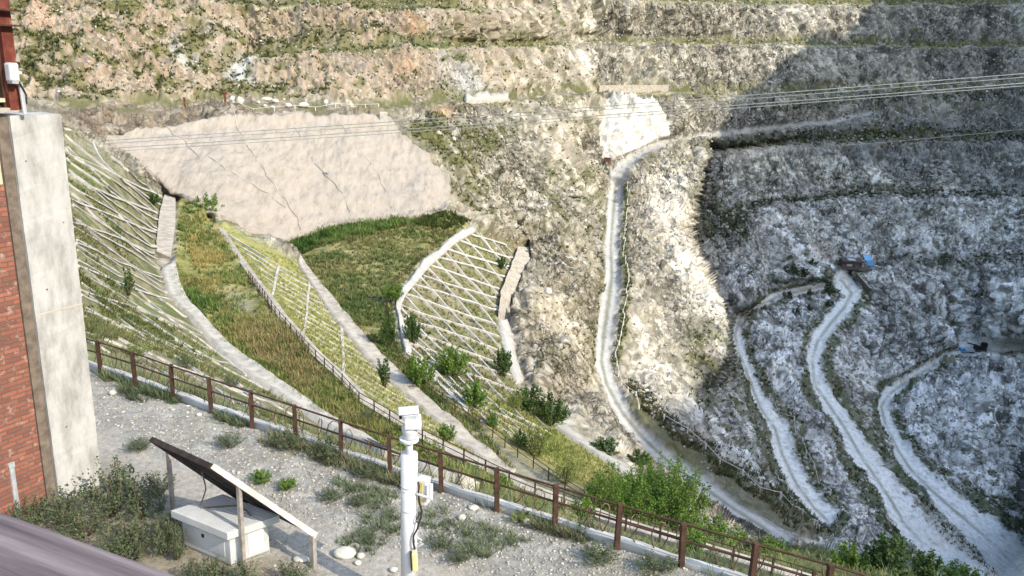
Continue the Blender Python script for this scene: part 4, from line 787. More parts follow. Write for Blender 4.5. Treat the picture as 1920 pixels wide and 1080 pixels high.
for k, ln in enumerate(([(310,245),(350,275),(372,300)], [(437,228),(470,290),(520,370),(548,410),(562,440)], [(545,228),(575,285),(600,320),(640,365),(655,400),(657,424)], [(632,224),(665,280),(700,320),(725,370),(738,410)], [(392,300),(430,330),(500,372),(530,400)])):
    q = fit_line(ln, 5); q[:, 0] += 2 * np.sin(np.arange(len(q)) * .9 + k); mb = MB(); mb.ribbon(surf(q[:, 0], q[:, 1]) + nrm(q[:, 0], q[:, 1]) * .58, .07, .04, nrm(q[:, 0], q[:, 1])); mb.build('seam', M['strip'], sw)
mb = MB(); q = np.array([[609, 325], [611, 327]]); 
for _ in range(60): pass
def edging(label, Lp, Rp, lift=.25, mat='strip', cat='kerb', nm='terrace_kerb', nu=90): o = patch(nm, Lp, Rp, M[mat], .5, nu, 4, lift, noise=.05); return tag(o, label, cat)
edging('broad grey concrete edging curving along the foot of the striped left slope', A_L[3:], A_R[2:], .3)
edging('pinkish concrete edging strip running down beside the second planted terrace', B_L, B_R, .25, 'beam')
edging('white curved concrete cap along the upper edge of the crossed beam slope', C_CAP, [(890,436),(851,459),(806,500),(764,550),(752,572),(750,590),(758,622),(770,664)], .3, 'capw', 'kerb', 'slope_cap', 60)
def walltop(name, label, Lp, Rp, h, mat, n=40, taper=1.0):          # a real wall: level-ish top with vertical sides
    hh = np.linspace(1, taper, n)[:, None]; L3 = surf(*fit_line(Lp, 3).T); R3 = surf(*fit_line(Rp, 3).T); L3 = resample3(L3, .6)[:]; t = np.linspace(0, 1, n)
    def rs(p): d = np.concatenate([[0], np.cumsum(np.linalg.norm(np.diff(p, axis=0), axis=1))]); return np.stack([np.interp(t * d[-1], d, p[:, k]) for k in range(3)], 1)
    L3, R3 = rs(L3), rs(R3); up = np.array([0, 0, 1.]); V = np.stack([L3 - up * 2, L3 + up * h * hh, R3 + up * (h * .7) * hh, R3 - up * 2.5], 1).reshape(-1, 3)
    F = [(k*4+q, k*4+(q+1) % 4, k*4+4+(q+1) % 4, k*4+4+q) for k in range(n-1) for q in range(4)] + [(3,2,1,0), tuple(range(n*4-4, n*4))]
    mb = MB(); mb.add(V, F); o = mb.build(name, M[mat]); return tag(o, label, 'retaining wall')
walltop('retaining_wall', 'pale thick retaining wall closing the right side of the crossed beam slope', [(969,474),(955,512),(937,560),(933,598)], [(988,472),(986,502),(957,566),(944,602)], .9, 'beam')
edging('light concrete strip below the pale retaining wall, behind dark bushes', [(933,603),(946,660),(966,720)], [(946,603),(961,660),(977,720)], .35, 'capw', 'kerb', 'slope_kerb', 40)
edging('grey concrete strip slanting down among the lower trees', [(1038,801),(1098,845),(1143,872),(1186,905)], [(1058,800),(1112,840),(1155,866),(1204,900)], .3, 'strip', 'kerb', 'slope_kerb', 40)
walltop('retaining_wall', 'short grey retaining wall at the top end of the left terrace', [(310,372),(298,412),(291,480)], [(330,374),(329,430),(320,486)], .7, 'beam', 40, .35)
def clip_line(p, d, poly_, step=3, mx=900):
    out = []; x, y = p
    for _ in range(int(mx / step)):
        if inpoly(poly_, np.array([[x]]), np.array([[y]]))[0, 0]: out.append((x, y))
        elif out: break
        x += d[0] * step; y += d[1] * step
    return out
def lattice(label, lines, wdt, hgt, mat, poly_, wob=1.5):
    o = None; cnt = 0
    o = empty('beam_lattice'); tag(o, label, 'slope lattice')
    for p, d in lines:
        q = clip_line(p, d, poly_)
        if len(q) < 6: continue
        q = np.array(q[::3]); q = q + np.stack([wob * np.sin(np.arange(len(q)) * .31 + cnt), wob * np.sin(np.arange(len(q)) * .23 + cnt * 2)], 1); S = surf(q[:, 0], q[:, 1]); N = nrm(q[:, 0], q[:, 1])
        if cnt == 0: o.location = S[0]; bpy.context.view_layer.update()
        dd = np.clip(np.linalg.norm(S - [0, 0, 8], axis=1) / 85, .25, 1.2)[:, None]; mb = MB(); mb.ribbon(S, wdt * dd * rng.uniform(.8, 1.15), hgt * dd, N); mb.build('beam', M[mat], o); cnt += 1
    return o
polC = C_CAP[:] + [(775,690),(830,745),(880,775),(930,805),(1000,850),(1040,803),(1008,775),(964,722),(944,660),(931,598),(934,560),(968,470)]
cap = fit_line(C_CAP, 2)
def unit(x, y): n = math.hypot(x, y); return (x / n, y / n)
lin = []
for t in np.linspace(0, 1, 14):
    x, y = cap[int(t * (len(cap) - 1))]; lin.append(((x + 3, y + 1), unit(1, 1.16 - .20 * t)))
for t in np.linspace(.06, 1, 13):
    x, y = cap[int(t * (len(cap) - 1))]; lin.append(((x + 3, y + 1), unit(1, .30 + .04 * t)))
for k in range(4): lin.append(((784 + k * 26, 690 + k * 26), unit(1, .50)))
for k in range(3): lin.append(((776 + k * 30, 676 + k * 28), unit(1, .95)))
for k in range(4): lin.append(((896 + k * 24, 440 + k * 8), unit(1, 1.16)))
lattice('slope lattice of white crossed beams above the pale retaining wall', lin, .29, .20, 'capw', polC, 1.6)
polA = [(112,240),(310,372)] + A_L[1:11] + [(555,810),(473,770),(397,735),(255,680),(160,645)]
lin = []
for k, y0 in enumerate(np.linspace(238, 660, 21)):
    t = (y0 - 238) / 420; x0 = 116 + t * 50
    lin.append(((x0, y0), unit(1, .72 - .20 * t))); 
    lin.append(((x0, y0 - 30 * (1 - t)), unit(1, .98 - .34 * t))) if k % 2 else lin.append(((x0, y0 + 9), unit(1, .44 - .08 * t)))
for k in range(5): lin.append(((250 + k * 60, 672 + k * 26), unit(1, .50)))
lattice('slope lattice of long slanting pale beams on the grassy left bank', lin, .24, .16, 'capw', polA, 2.2)
polB = F2[1:14] + [(853,864)] + B_L[::-1][2:] + [(500,440)]
lin = [((430 + k * 15, 442 + k * 18.3), unit(1, .60)) for k in range(17)]
for x0, y0, dx in ((523, 500, -.22), (582, 515, -.13), (637, 590, .05)): lin.append(((x0, y0), unit(dx, 1)))
lattice('slope lattice of thin beams half hidden in yellow green grass', lin, .30, .12, 'capw', polB)
bw = patch('low_wall', [(868,186),(948,183)], [(872,196),(951,196)], M['strip'], .5, 20, 3, .8); tag(bw, 'short grey concrete slab wall on the upper bench', 'wall')
mb = MB(); wp = [surf(x, 172) for x in (1120, 1150, 1182, 1215, 1248)]
wp = [p * [1, 1, 0] + [0, -1.2, np.mean([q[2] for q in wp]) + .12 * k] for k, p in enumerate(wp)]
for p, q in zip(wp[:-1], wp[1:]): mb.bar(p, q, .5, 2.2)
bw = mb.build('low_wall', M['beam'], bevel=.06); tag(bw, 'long low whitish wall on the upper bench above the white rock face', 'wall')
bb = surf(719, 232); mb = MB(); mb.box(bb + [0, -.4, .5], (1.2, .8, 2.2), np.array(Matrix.Rotation(.2, 3, 'Z'))); o = mb.build('concrete_block', M['strip'], bevel=.08); tag(o, 'upright concrete block on the right end of the sprayed wall', 'block')

# ---------------- bench fence, marker signs, boulders
pk = resample3(surf(*fit_line([(122,222),(250,222),(330,216),(425,210)], 6).T), .9); railing('picket_fence', 'low dark picket fence on the bench left of the sprayed wall', pk[:70], .7, .035, [.9], .02, 'darkrust', jitter=.05)
for k, (x, y, h, lb) in enumerate(((347, 208, 19, 'rust red post on the bench beside the left end of the boulders'), (423, 212, 18, 'rust red post on the bench next to a round white sign'))):
    b = surf(x, y); w = np.linalg.norm(b - [0, 0, 8]); H = h * w / FPX; mb = MB(); mb.bar(b - [0, 0, .3], b + [0, 0, H], .28, .2, (1, 0, 0)); o = mb.build('marker_post', M['rust2']); tag(o, lb, 'post', 'rust red bench posts')
    mb = MB(); mb.box(b + [0, 0, H + .04], (.4, .32, .08)); mb.build('cap', M['rust2'], o)
for x, y, lb in ((438, 214, 'small white sign on a thin post beside the rust red post'), (612, 202, 'small white sign standing alone on the bench right of the boulders')):
    b = surf(x, y); w = np.linalg.norm(b - [0, 0, 8]); o = empty('bench_sign', tuple(b)); tag(o, lb, 'sign', 'white bench signs')
    mb = MB(); mb.tube([b - [0, 0, .2], b + [0, 0, .6]], .05, 6); mb.build('post', M['grey'], o); mb = MB(); mb.tube([b + [0, -.05, .75], b + [0, .03, .75]], .33, 12); mb.build('plate', M['whitepaint'], o)
lw_ = railing('low_fence', 'low pale wire fence on the bench edge above the sprayed wall', resample3(surf(*fit_line([(440,212),(520,211),(620,207),(710,203)], 6).T), 3.0), .7, .05, [.9], .03, 'postpale')
ICO = None
def ico(sub_=1):
    t = (1 + 5 ** .5) / 2; V = [(-1,t,0),(1,t,0),(-1,-t,0),(1,-t,0),(0,-1,t),(0,1,t),(0,-1,-t),(0,1,-t),(t,0,-1),(t,0,1),(-t,0,-1),(-t,0,1)]
    F = [(0,11,5),(0,5,1),(0,1,7),(0,7,10),(0,10,11),(1,5,9),(5,11,4),(11,10,2),(10,7,6),(7,1,8),(3,9,4),(3,4,2),(3,2,6),(3,6,8),(3,8,9),(4,9,5),(2,4,11),(6,2,10),(8,6,7),(9,8,1)]
    V = [np.array(v) / np.linalg.norm(v) for v in V]
    for _ in range(sub_):
        c = {}; nf = []
        def mid(a, b):
            k = (min(a, b), max(a, b))
            if k not in c: m = V[a] + V[b]; V.append(m / np.linalg.norm(m)); c[k] = len(V) - 1
            return c[k]
        for a, b, d in F: x, y, z = mid(a, b), mid(b, d), mid(d, a); nf += [(a,x,z),(b,y,x),(d,z,y),(x,y,z)]
        F = nf
    return np.array(V), np.array(F)
IV2, IF2 = ico(2); IV1, IF1 = ico(1)
def rock(name, label, px, py, wpx, hpx, mat, group=None, seed=0, cat='boulder'):
    b = surf(px, py); w = (b - [0, 0, 8]) @ np.array([0, CP, -SP]); sx_, sz_ = wpx * w / FPX / 2, hpx * w / FPX / 2
    r = 1 + .28 * fbm(IV2 * 1.0 + seed * 7.1, 1.2, 3, 700 + seed); V = IV2 * r[:, None] * [sx_, (sx_ + sz_) / 2, sz_]; o = mesh_np(name, V + [0, 0, sz_ * .75], IF2, M[mat], None, None); o.location = b; tag(o, label, cat, group); return o
for k, (x, y, w_, h_, lb) in enumerate(((450,194,14,16,'notched white boulder at the left end of the bench boulders'), (500,190,22,8,'flat pale boulder lying on another on the bench'), (516,196,13,8,'pale wedge shaped boulder right under the flat one'), (485,195,9,6,'small buff boulder left of the flat one'), (541,203,12,9,'rounded white boulder between the flat one and the long one'), (569,202,20,11,'long bright white boulder at the right end of the bench boulders'), (533,191,5,5,'tiny white stone up behind the rounded boulder'), (497,202,9,6,'small pale stone in front of the flat boulder'), (511,203,7,5,'little white stone between the wedge boulder and the bench edge'))):
    rock('boulder', lb, x, y, w_, h_, 'palestone', 'white boulders on the bench', k)
for k, (x, y, w_, h_, lb) in enumerate(((1017,566,14,14,'white boulder alone on the brown hill right of the retaining wall'), (844,275,8,10,'white block on the green patch right of the sprayed wall'), (1077,612,20,12,'pale slab of rock low on the brown hill beside the haul road'), (1130,300,6,8,'white stone at the foot of the white rock face'), (1210,318,9,6,'white stone on the outer edge of the haul road bend'))): rock('boulder', lb, x, y, w_, h_, 'palestone', None, 20 + k)
for k, (x, y, w_, h_, lb) in enumerate(((647,1042,44,20,'largest smooth buff stone on the gravel near the solar panel post'), (676,1046,15,11,'white stone just right of the largest buff stone'), (671,1058,14,9,'white stone below the largest buff stone'), (738,1072,16,10,'pale stone at the left foot of the white pole'), (866,981,15,13,'rounded white stone beside dark earth right of the pole'), (856,988,9,7,'small white stone touching the rounded white stone'), (987,990,16,14,'pale stone under the railing near orange weeds'), (1122,1042,24,10,'flat cream stone in the weeds below the kerb'), (212,744,14,11,'round white stone near the white concrete column'), (374,786,10,7,'pale stone under the fourth visible railing post'), (888,962,20,9,'flat grey stone in front of the railing right of the pole'), (966,985,12,8,'reddish buff stone among orange weeds'), (565,1052,30,10,'broken pale slab at the foot of the right solar panel post'))):
    rock('stone', lb, x, y, w_, h_, 'palestone', 'large loose stones on the gravel', 40 + k, 'stone')

# ---------------- haul road guard posts
def guard(label, line_, sp, h, r, mat, dx=0):
    b = resample3(surf(*fit_line(sub(line_, dx, 0), 4).T), sp); return railing('guard_fence', label, b[:98], h, r, [.9], r * .5, mat)
guard('dark cable guard fence with pale posts along the haul road bend', D_R[:8], 2.6, .8, .075, 'postpale', 8)
guard('row of pale posts above the lower haul road', [(1240,800),(1290,838),(1342,888),(1374,905),(1408,932),(1450,958),(1495,982),(1545,1004)], 4.0, 1.1, .09, 'postpale')
guard('row of pale posts beside the first pit road', [(1440,755),(1486,800),(1500,850),(1520,890),(1530,908),(1550,940)], 5.0, 1.2, .10, 'postpale')

# ---------------- far shed, truck
sb = surf(1590, 506); wsh = (sb - [0, 0, 8]) @ np.array([0, CP, -SP]); u_ = wsh / FPX; sb = sb + np.array([0, -4.5, 1.0])
sh = empty('mine_shed', tuple(sb)); tag(sh, 'dark shed with bright blue roof sheet at the top of the pit road', 'shed')
rz = np.array(Matrix.Rotation(-.12, 3, 'Z'))
mb = MB(); mb.box(sb + [-14 * u_, 0, 8 * u_], (34 * u_, 4, 15 * u_), rz); mb.build('wall', M['shedwall'], sh)
mb = MB(); mb.box(sb + [-14 * u_, -.4, 16.5 * u_], (37 * u_, 5, .35), rz); mb.build('roof', M['shedwall'], sh)
mb = MB(); mb.box(sb + [-16 * u_, -1.2, 18.4 * u_], (13 * u_, 2.2, .25), rz); mb.build('roof_sheet', M['whitepaint'], sh)
mb = MB(); V = [sb + np.array(v) * u_ for v in ((12, -3, 17), (24, -3, 17), (30, -3, 7), (20, -3, 7))]; V += [v + np.array([0, 2.5, 1.2]) for v in V]; mb.add(V, [(0,1,2,3),(7,6,5,4),(0,4,5,1),(1,5,6,2),(2,6,7,3),(3,7,4,0)]); mb.build('blue_sheet', M['bluesheet'], sh)
mb = MB(); mb.box(sb + [25 * u_, -1, 2.5 * u_], (8 * u_, 1.6, 7 * u_), rz); mb.build('blue_panel', M['bluesheet'], sh)
mb = MB(); mb.box(sb + [-20 * u_, -2.1, 9 * u_], (9 * u_, .1, 4 * u_), rz); mb.build('window', M['plaster'], sh)
mb = MB(); mb.box(sb + [10 * u_, -1.2, 2 * u_], (24 * u_, 3, 5 * u_), rz); mb.build('plinth', M['mortar'], sh)
a = surf(1604, 520); b = surf(1624, 548); mb = MB(); mb.bar(a + [0, -1.5, .6], b + [0, -1.5, .6], .45, 1.5); o = mb.build('stone_wall', M['shedwall']); tag(o, 'dark slanting wall running down from the blue roofed shed', 'wall')
mb = MB(); mb.bar(a + [.2, -1.5, 1.45], b + [.2, -1.5, 1.45], .5, .16); mb.build('coping', M['beam'], o)
tb = surf(1812, 660); tr_ = empty('mine_truck', tuple(tb)); tag(tr_, 'small blue and white truck parked where the third pit road levels out', 'truck')
ut = (tb - [0, 0, 8]) @ np.array([0, CP, -SP]) / FPX
mb = MB(); mb.box(tb + [3 * ut, 0, 4.6 * ut], (17 * ut, 2.3, 4.6 * ut)); mb.build('cargo_bed', M['cabinet'], tr_, bevel=.1)
mb = MB(); mb.box(tb + [-9 * ut, 0, 4.6 * ut], (6.5 * ut, 2.2, 6.2 * ut)); mb.build('cab', M['bluesheet'], tr_, bevel=.2)
mb = MB(); mb.box(tb + [-9.6 * ut, -1.12, 6 * ut], (3.8 * ut, .06, 2.2 * ut)); mb.build('window', M['black'], tr_)
for dx in (-9, 5, 9):
    mb = MB(); c = tb + [dx * ut, -1.0, 1.6 * ut]; mb.tube([c, c + [0, .4, 0]], 1.7 * ut, 12); mb.build('wheel', M['black'], tr_)
mb = MB(); c = surf(1836, 658); mb.tube([c + [0, 0, .2], c + [1.5, 0, 2.0]], .4, 6); mb.box(c + [0, 0, .8], (3.2, 1.6, 1.4)); mb.box(c + [1.2, 0, 2.0], (1.4, 1.3, 1.4)); o = mb.build('excavator', M['black']); tag(o, 'small dark machine parked right behind the blue and white truck', 'machine')
mb = MB(); mb.bar(c + [-1, 0, 1.8], c + [-4, 0, 2.4], .35); mb.build('arm', M['black'], o)
mb = MB()
for dy in (-.7, .7): mb.box(c + [.2, dy, .25], (3.4, .5, .6))
mb.build('track', M['shedwall'], o)
a = surf(1124, 314); o = empty('red_hut', tuple(a)); tag(o, 'tiny red hut at the foot of the white rock face', 'hut'); mb = MB(); mb.box(a + [.6, -.4, .7], (1.5, 1.2, .9)); mb.build('wall', M['rust2'], o); mb = MB(); mb.box(a + [.6, -.4, 1.2], (1.8, 1.4, .12)); mb.build('roof', M['rust'], o)

# ---------------- power lines
for k, (l, r, rad_) in enumerate((((90, 271), (1960, 135), .036), ((90, 277), (1960, 142), .030), ((90, 286), (1960, 153), .036), ((90, 292), (1960, 158), .030))):
    A = at_w(l[0], l[1], 88.); B = at_w(r[0], r[1], 60.); A0 = A + (A - B) * .25; B0_ = B + (B - A) * .3; t = np.linspace(0, 1, 60); pts = A0[None] * (1 - t[:, None]) + B0_[None] * t[:, None]; pts[:, 2] -= (1 - (2 * t - 1) ** 2) * .55
    pts[:, 2] += .35
    mb = MB(); mb.tube(pts, rad_, 5); o = mb.build('power_cable', M['wire'], None, True)
    tag(o, ('uppermost of the four power cables spanning the pit', 'second power cable from the top of the four spanning the pit', 'third power cable from the top of the four spanning the pit', 'lowest of the four bundled power cables spanning the pit')[k], 'cable', 'power cables spanning the pit')
A = at_w(1260, 291, 150.); B = at_w(1980, 236, 90.); t = np.linspace(0, 1, 40); pts = A[None] * (1 - t[:, None]) + B[None] * t[:, None]; pts[:, 2] -= (1 - (2 * t - 1) ** 2) * .5; mb = MB(); mb.tube(pts, .03, 5); o = mb.build('power_cable', M['wire'], None, True); tag(o, 'single thin cable below the four cables on the right', 'cable')
#--VEG--
# ================================================================== plants
def crown_mesh(name, nleaf, ntwig, leaf, seed, cols, spread=.5, upright=.75, lowgap=.1):
    g = np.random.default_rng(seed); V = []; tw = []
    for k in range(ntwig):
        a = g.uniform(0, 2 * math.pi); rr = spread * math.sqrt(g.uniform(0, 1)); h = g.uniform(.55, 1.0) * (1 - .45 * (rr / spread) ** 2)
        p0 = np.array([rr * .22 * math.cos(a), rr * .22 * math.sin(a), lowgap * g.uniform(0, 1)]); p2 = np.array([rr * math.cos(a), rr * math.sin(a), h]); p1 = (p0 + p2) / 2 + np.array([math.cos(a), math.sin(a), -.2]) * rr * (1 - upright) * .6
        tw.append((p0, p1, p2))
    w = np.array([np.linalg.norm(t[2] - t[0]) for t in tw]); w /= w.sum(); idx = g.choice(ntwig, nleaf, p=w); t = g.uniform(.22, 1.02, nleaf) ** .8
    T0, T1, T2_ = (np.array([q[k] for q in tw])[idx] for k in range(3)); c = T0 * ((1-t)**2)[:, None] + T1 * (2*t*(1-t))[:, None] + T2_ * (t**2)[:, None]
    c += g.normal(0, 1, (nleaf, 3)) * (.055 * (1.25 - t))[:, None] * spread * 2; c[:, 2] = np.maximum(c[:, 2], .01)
    d = g.normal(0, 1, (nleaf, 3)); d[:, 2] += .35; d /= np.linalg.norm(d, axis=1, keepdims=True); e = np.cross(d, g.normal(0, 1, (nleaf, 3))); e /= np.linalg.norm(e, axis=1, keepdims=True)
    L = leaf * g.uniform(.6, 1.3, nleaf)[:, None]; V = np.stack([c, c + d * L * .5 + e * L * .34, c + d * L, c + d * L * .5 - e * L * .34], 1).reshape(-1, 3)
    tint = np.repeat(g.uniform(0, 1, ntwig)[idx] * .6 + g.uniform(0, 1, nleaf) * .4, 4)[:, None]; colr = np.array(cols[0]) * (1 - tint) + np.array(cols[1]) * tint
    F = np.arange(nleaf * 4).reshape(-1, 4); o = mesh_np(name, V, F, M['leaf'], None, colr); me = o.data; bpy.data.objects.remove(o)
    mb = MB()
    for p0, p1, p2 in tw[:14]:
        tt = np.linspace(0, 1, 5)[:, None]; mb.tube(p0 * (1-tt)**2 + p1 * 2*tt*(1-tt) + p2 * tt**2 * .95 + p2 * tt ** 2 * 0, np.linspace(.014, .005, 5), 4)
    mb.tube([(0, 0, -.12), (0, 0, .02), (.01, 0, .16)], [.028, .024, .012], 6); so_ = mb.build('stem', M['bark'], None, True); sm_ = so_.data; bpy.data.objects.remove(so_)
    return me, sm_
GB = ((.065,.125,.018), (.16,.26,.045)); GD = ((.030,.065,.016), (.085,.145,.035)); GL = ((.12,.17,.04), (.26,.29,.09)); GP = ((.05,.075,.035), (.13,.16,.085))
CR_ = {'bright': [crown_mesh('crown', 2800, 40, .058, 11 + k, GB, .5, .8) for k in range(3)], 'dark': [crown_mesh('crown', 2400, 36, .062, 21 + k, GD, .48, .8) for k in range(2)],
       'light': [crown_mesh('crown', 1500, 30, .055, 31 + k, GL, .46, .75) for k in range(2)], 'big': [crown_mesh('crown', 14000, 120, .026, 41 + k, GB, .55, .7) for k in range(2)],
       'slim': [crown_mesh('crown', 420, 12, .075, 51 + k, GD, .24, .9) for k in range(2)], 'pit': [crown_mesh('crown', 320, 16, .13, 61, ((.02,.04,.012),(.05,.08,.022)), .5, .6)],
       'weed': [crown_mesh('crown', 1500, 44, .048, 71 + k, GP, .5, .85) for k in range(3)]}
def shrub(label, px, py, wpx, hpx, kind, cat='shrub', group=None, name='shrub', base=None):
    b = surf(px, py) if base is None else np.asarray(base, float); w = (b - [0, 0, 8]) @ np.array([0, CP, -SP]); me, sm_ = CR_[kind][rng.integers(len(CR_[kind]))]
    H = hpx * w / FPX; Wd = wpx * w / FPX; k = {'slim': .48, 'dark': .96, 'light': .92, 'big': 1.1}.get(kind, 1.0)
    o = empty(name, tuple(b)); tag(o, label, cat, group); rz = rng.uniform(0, 6.28)
    for nm, m_ in (('crown', me), ('stem', sm_)):
        c = bpy.data.objects.new(nm, m_); COL.objects.link(c); c.parent = o; c.rotation_euler = (0, 0, rz); c.scale = (Wd / k, Wd / k, H)
    return o
S_ = shrub
S_('bushy dark green shrub at the foot of the sprayed wall, top of the first terrace', 388, 412, 56, 54, 'bright')
S_('round green bush on the second terrace touching the curved railing', 735, 572, 44, 50, 'bright')
S_('low green bush under the round bush outside the curved white cap', 728, 650, 34, 70, 'dark')
S_('columnar green shrub inside the left edge of the crossed beam slope', 772, 645, 40, 64, 'dark')
S_('dense green bush on the terrace edge below the columnar shrub', 786, 727, 62, 74, 'bright')
S_('wide bright shrub in the middle foot of the crossed beam slope', 848, 708, 68, 74, 'bright')
S_('dark pointed conifer like bush beside the light concrete strip', 942, 706, 44, 62, 'dark')
S_('small dark bush high on the crossed beam slope near the pale wall', 940, 505, 28, 26, 'dark')
S_('spiky green shrub below the wide bright shrub', 889, 768, 58, 62, 'bright')
S_('slender upright shrub on the pinkish edging strip', 719, 728, 30, 70, 'slim')
S_('large dark green bush at the foot of the lattice, upper of a pair', 994, 778, 70, 66, 'dark')
S_('large dark green bush, lower right one of a pair by the grey strip', 1033, 800, 68, 68, 'dark')
S_('pale thin leaved shrub left of the dark pair of bushes', 966, 770, 34, 46, 'light')
S_('yellow green open shrub on the terrace railing below the dark pair', 1006, 857, 52, 76, 'light')
S_('small green shrub on the edging strip above the white pole', 836, 828, 40, 42, 'bright')
S_('low yellow green shrub on the terrace railing left of the big clump', 1060, 908, 52, 60, 'light')
S_('dark bush in the shade of the haul road edge above the big clump', 1135, 852, 60, 36, 'dark')
S_('second dark bush near the haul road bend above the big clump', 1195, 880, 54, 36, 'dark')
S_('big leafy green thicket, left half of the clump beyond the railing', 1150, 985, 136, 132, 'big', 'tree', None, 'tree')
S_('biggest leafy green tree of the clump beyond the railing', 1245, 1008, 160, 170, 'big', 'tree', None, 'tree')
S_('leafy green bush between the two halves of the big clump', 1195, 985, 120, 136, 'big', 'tree', None, 'tree')
S_('leafy shrub at the right foot of the biggest green tree', 1340, 1030, 110, 60, 'bright')
S_('shrub low on the bank right of the clump near the road end', 1410, 1045, 100, 52, 'weed')
S_('bright green tree rising at the lower right behind the railing', 1585, 1085, 84, 84, 'bright', 'tree', None, 'tree')
S_('darker tall tree beside the bright tree at the lower right', 1662, 1092, 90, 100, 'dark', 'tree', None, 'tree')
S_('green bush at the bottom edge, farthest right of the row', 1800, 1105, 96, 52, 'bright')
S_('dull green bush left of the bright tree at the lower right', 1525, 1068, 70, 60, 'weed')
S_('slender green sapling on the striped left slope', 240, 555, 28, 62, 'slim')
S_('small dark shrub on the striped left slope near its grey retaining wall', 287, 384, 36, 24, 'dark')
S_('grey green tuft bush at the foot of the striped slope behind the railing', 350, 692, 40, 36, 'weed')
S_('second grey green tuft bush on the striped slope near the broad edging', 432, 728, 46, 30, 'weed')
S_('bright yellow green bush low on the striped left slope', 258, 668, 60, 30, 'light')
S_('tiny dark plant growing out of the middle of the sprayed wall', 609, 329, 12, 10, 'pit')
S_('lone dark bush on the rock face high left of the white wall', 1058, 136, 12, 12, 'pit')
for x, y, w_, h_, lb in ((1482,512,26,26,'dark shrub left of the shed, highest of the pit shrubs'),(1500,520,28,24,'broad dark shrub close to the shed on its left'),(1522,503,18,16,'small dark shrub right by the shed wall'),(1470,533,18,16,'dark shrub low at the left of the pit shrubs'),(1515,528,20,16,'dark shrub between the shed and the upper road'),(1555,552,22,26,'upright shrub beside the bend of the pit roads'),(1518,560,12,20,'thin shrub below the upper pit road'),(1553,574,18,14,'low shrub inside the bend of the pit roads'),(1490,598,15,22,'pointed dark shrub on the white scree'),(1517,588,12,18,'small dark shrub right of the pointed one on the scree'),(1475,562,20,16,'flat dark shrub on the edge of the first pit road')):
    S_(lb, x, y, w_, h_, 'pit', 'shrub', 'dark shrubs around the pit shed')
# rank weeds by the building and cabinet
for k, (x, y, w_, h_, kd, lb) in enumerate(((215,968,120,130,'weed','tall dark weed bush right against the white column'), (268,975,90,90,'weed','tall weed bush between the column and the cabinet'), (120,985,110,84,'weed','dark weeds at the foot of the brick wall'), (60,1000,80,90,'weed','weeds behind the thin grey pipe post'), (305,1040,80,90,'weed','big weed bush against the left side of the cabinet'), (230,1035,110,80,'weed','dark low bush above the wooden handrail'), (372,1105,100,66,'weed','weed bush at the near corner of the cabinet'), (460,1108,100,60,'weed','weeds at the foot of the middle solar panel post'), (545,1100,80,60,'weed','weeds right of the cabinet near the right solar panel post'), (300,930,70,60,'weed','pale weed bush under the left end of the solar panel'), (160,1012,100,66,'weed','dark weeds close to the handrail below the column'))):
    S_(lb, x, y, w_, h_, kd, 'weed', None, 'weed_bush')
for k, (x, y, w_, h_, kd, lb) in enumerate(((430,845,60,36,'weed','grey green weed clump under the railing left part'), (540,850,70,44,'weed','weed clump around the railing post above the solar panel'), (610,868,80,46,'weed','weed clump right of the solar panel under the railing'), (690,905,60,34,'weed','weed clump left of the white pole under the railing'), (490,912,46,26,'bright','small green plant on the gravel above the cabinet'), (540,925,40,24,'bright','second small green plant on the gravel above the cabinet'), (620,945,60,28,'weed','low green plant between cabinet and white pole'), (670,955,50,24,'weed','low plant just left of the white pole'), (830,1035,60,30,'weed','grey green plant just right of the white pole'), (860,1060,60,30,'weed','second plant on the gravel right of the white pole'), (1000,965,70,40,'light','yellowish weed behind the railing near the orange weeds'), (1090,1010,80,44,'weed','weeds behind the railing in the middle'), (1120,1062,90,36,'weed','weeds on the gravel in front of the tallest railing post'), (1230,1085,90,36,'weed','weeds at the bottom edge right of the tallest railing post'), (260,845,60,26,'weed','small weeds where the gravel meets the road near the column'), (800,880,70,70,'light','pale feathery weed behind the white pole'), (890,925,60,40,'weed','feathery weed behind the railing right of the pole'), (1330,1075,90,50,'weed','pale weeds behind the railing at the lower right'))):
    S_(lb, x, y, w_, h_, kd, 'weed', None, 'weed_clump')
for k, (x, y, w_, h_, lb) in enumerate(((333, 1052, 56, 80, 'dark leafy weed against the shaded left face of the cabinet'), (318, 1010, 60, 60, 'weed behind the left corner of the cabinet lid'), (405, 1092, 60, 60, 'weed in front of the near cabinet corner'), (250, 1050, 90, 60, 'weed between the handrail and the cabinet'))): S_(lb, x, y, w_, h_, 'weed', 'weed', None, 'weed_bush')
for k, (x, y, w_, h_, kd, lb) in enumerate(((940, 925, 44, 44, 'bright', 'green bush between the two railings, left of the big clump'), (1090, 975, 60, 50, 'bright', 'green bush just left of the big clump, behind the near railing'), (1300, 1045, 70, 60, 'bright', 'green bush right below the biggest tree behind the railing'), (1450, 1062, 80, 56, 'bright', 'green bush on the bank near the end of the haul road'), (1735, 1100, 80, 60, 'dark', 'dark bush between the tall dark tree and the farthest right bush'), (975, 840, 34, 40, 'dark', 'dark bush on the second terrace beside the railing'), (925, 800, 30, 34, 'bright', 'small bright bush on the second terrace railing'), (690, 790, 30, 26, 'weed', 'weed clump on the first terrace railing near the pole'))): S_(lb, x, y, w_, h_, kd, 'shrub')
S_('orange dried weed by the pale stones under the railing', 975, 985, 50, 22, 'light', 'weed', None, 'weed_clump')

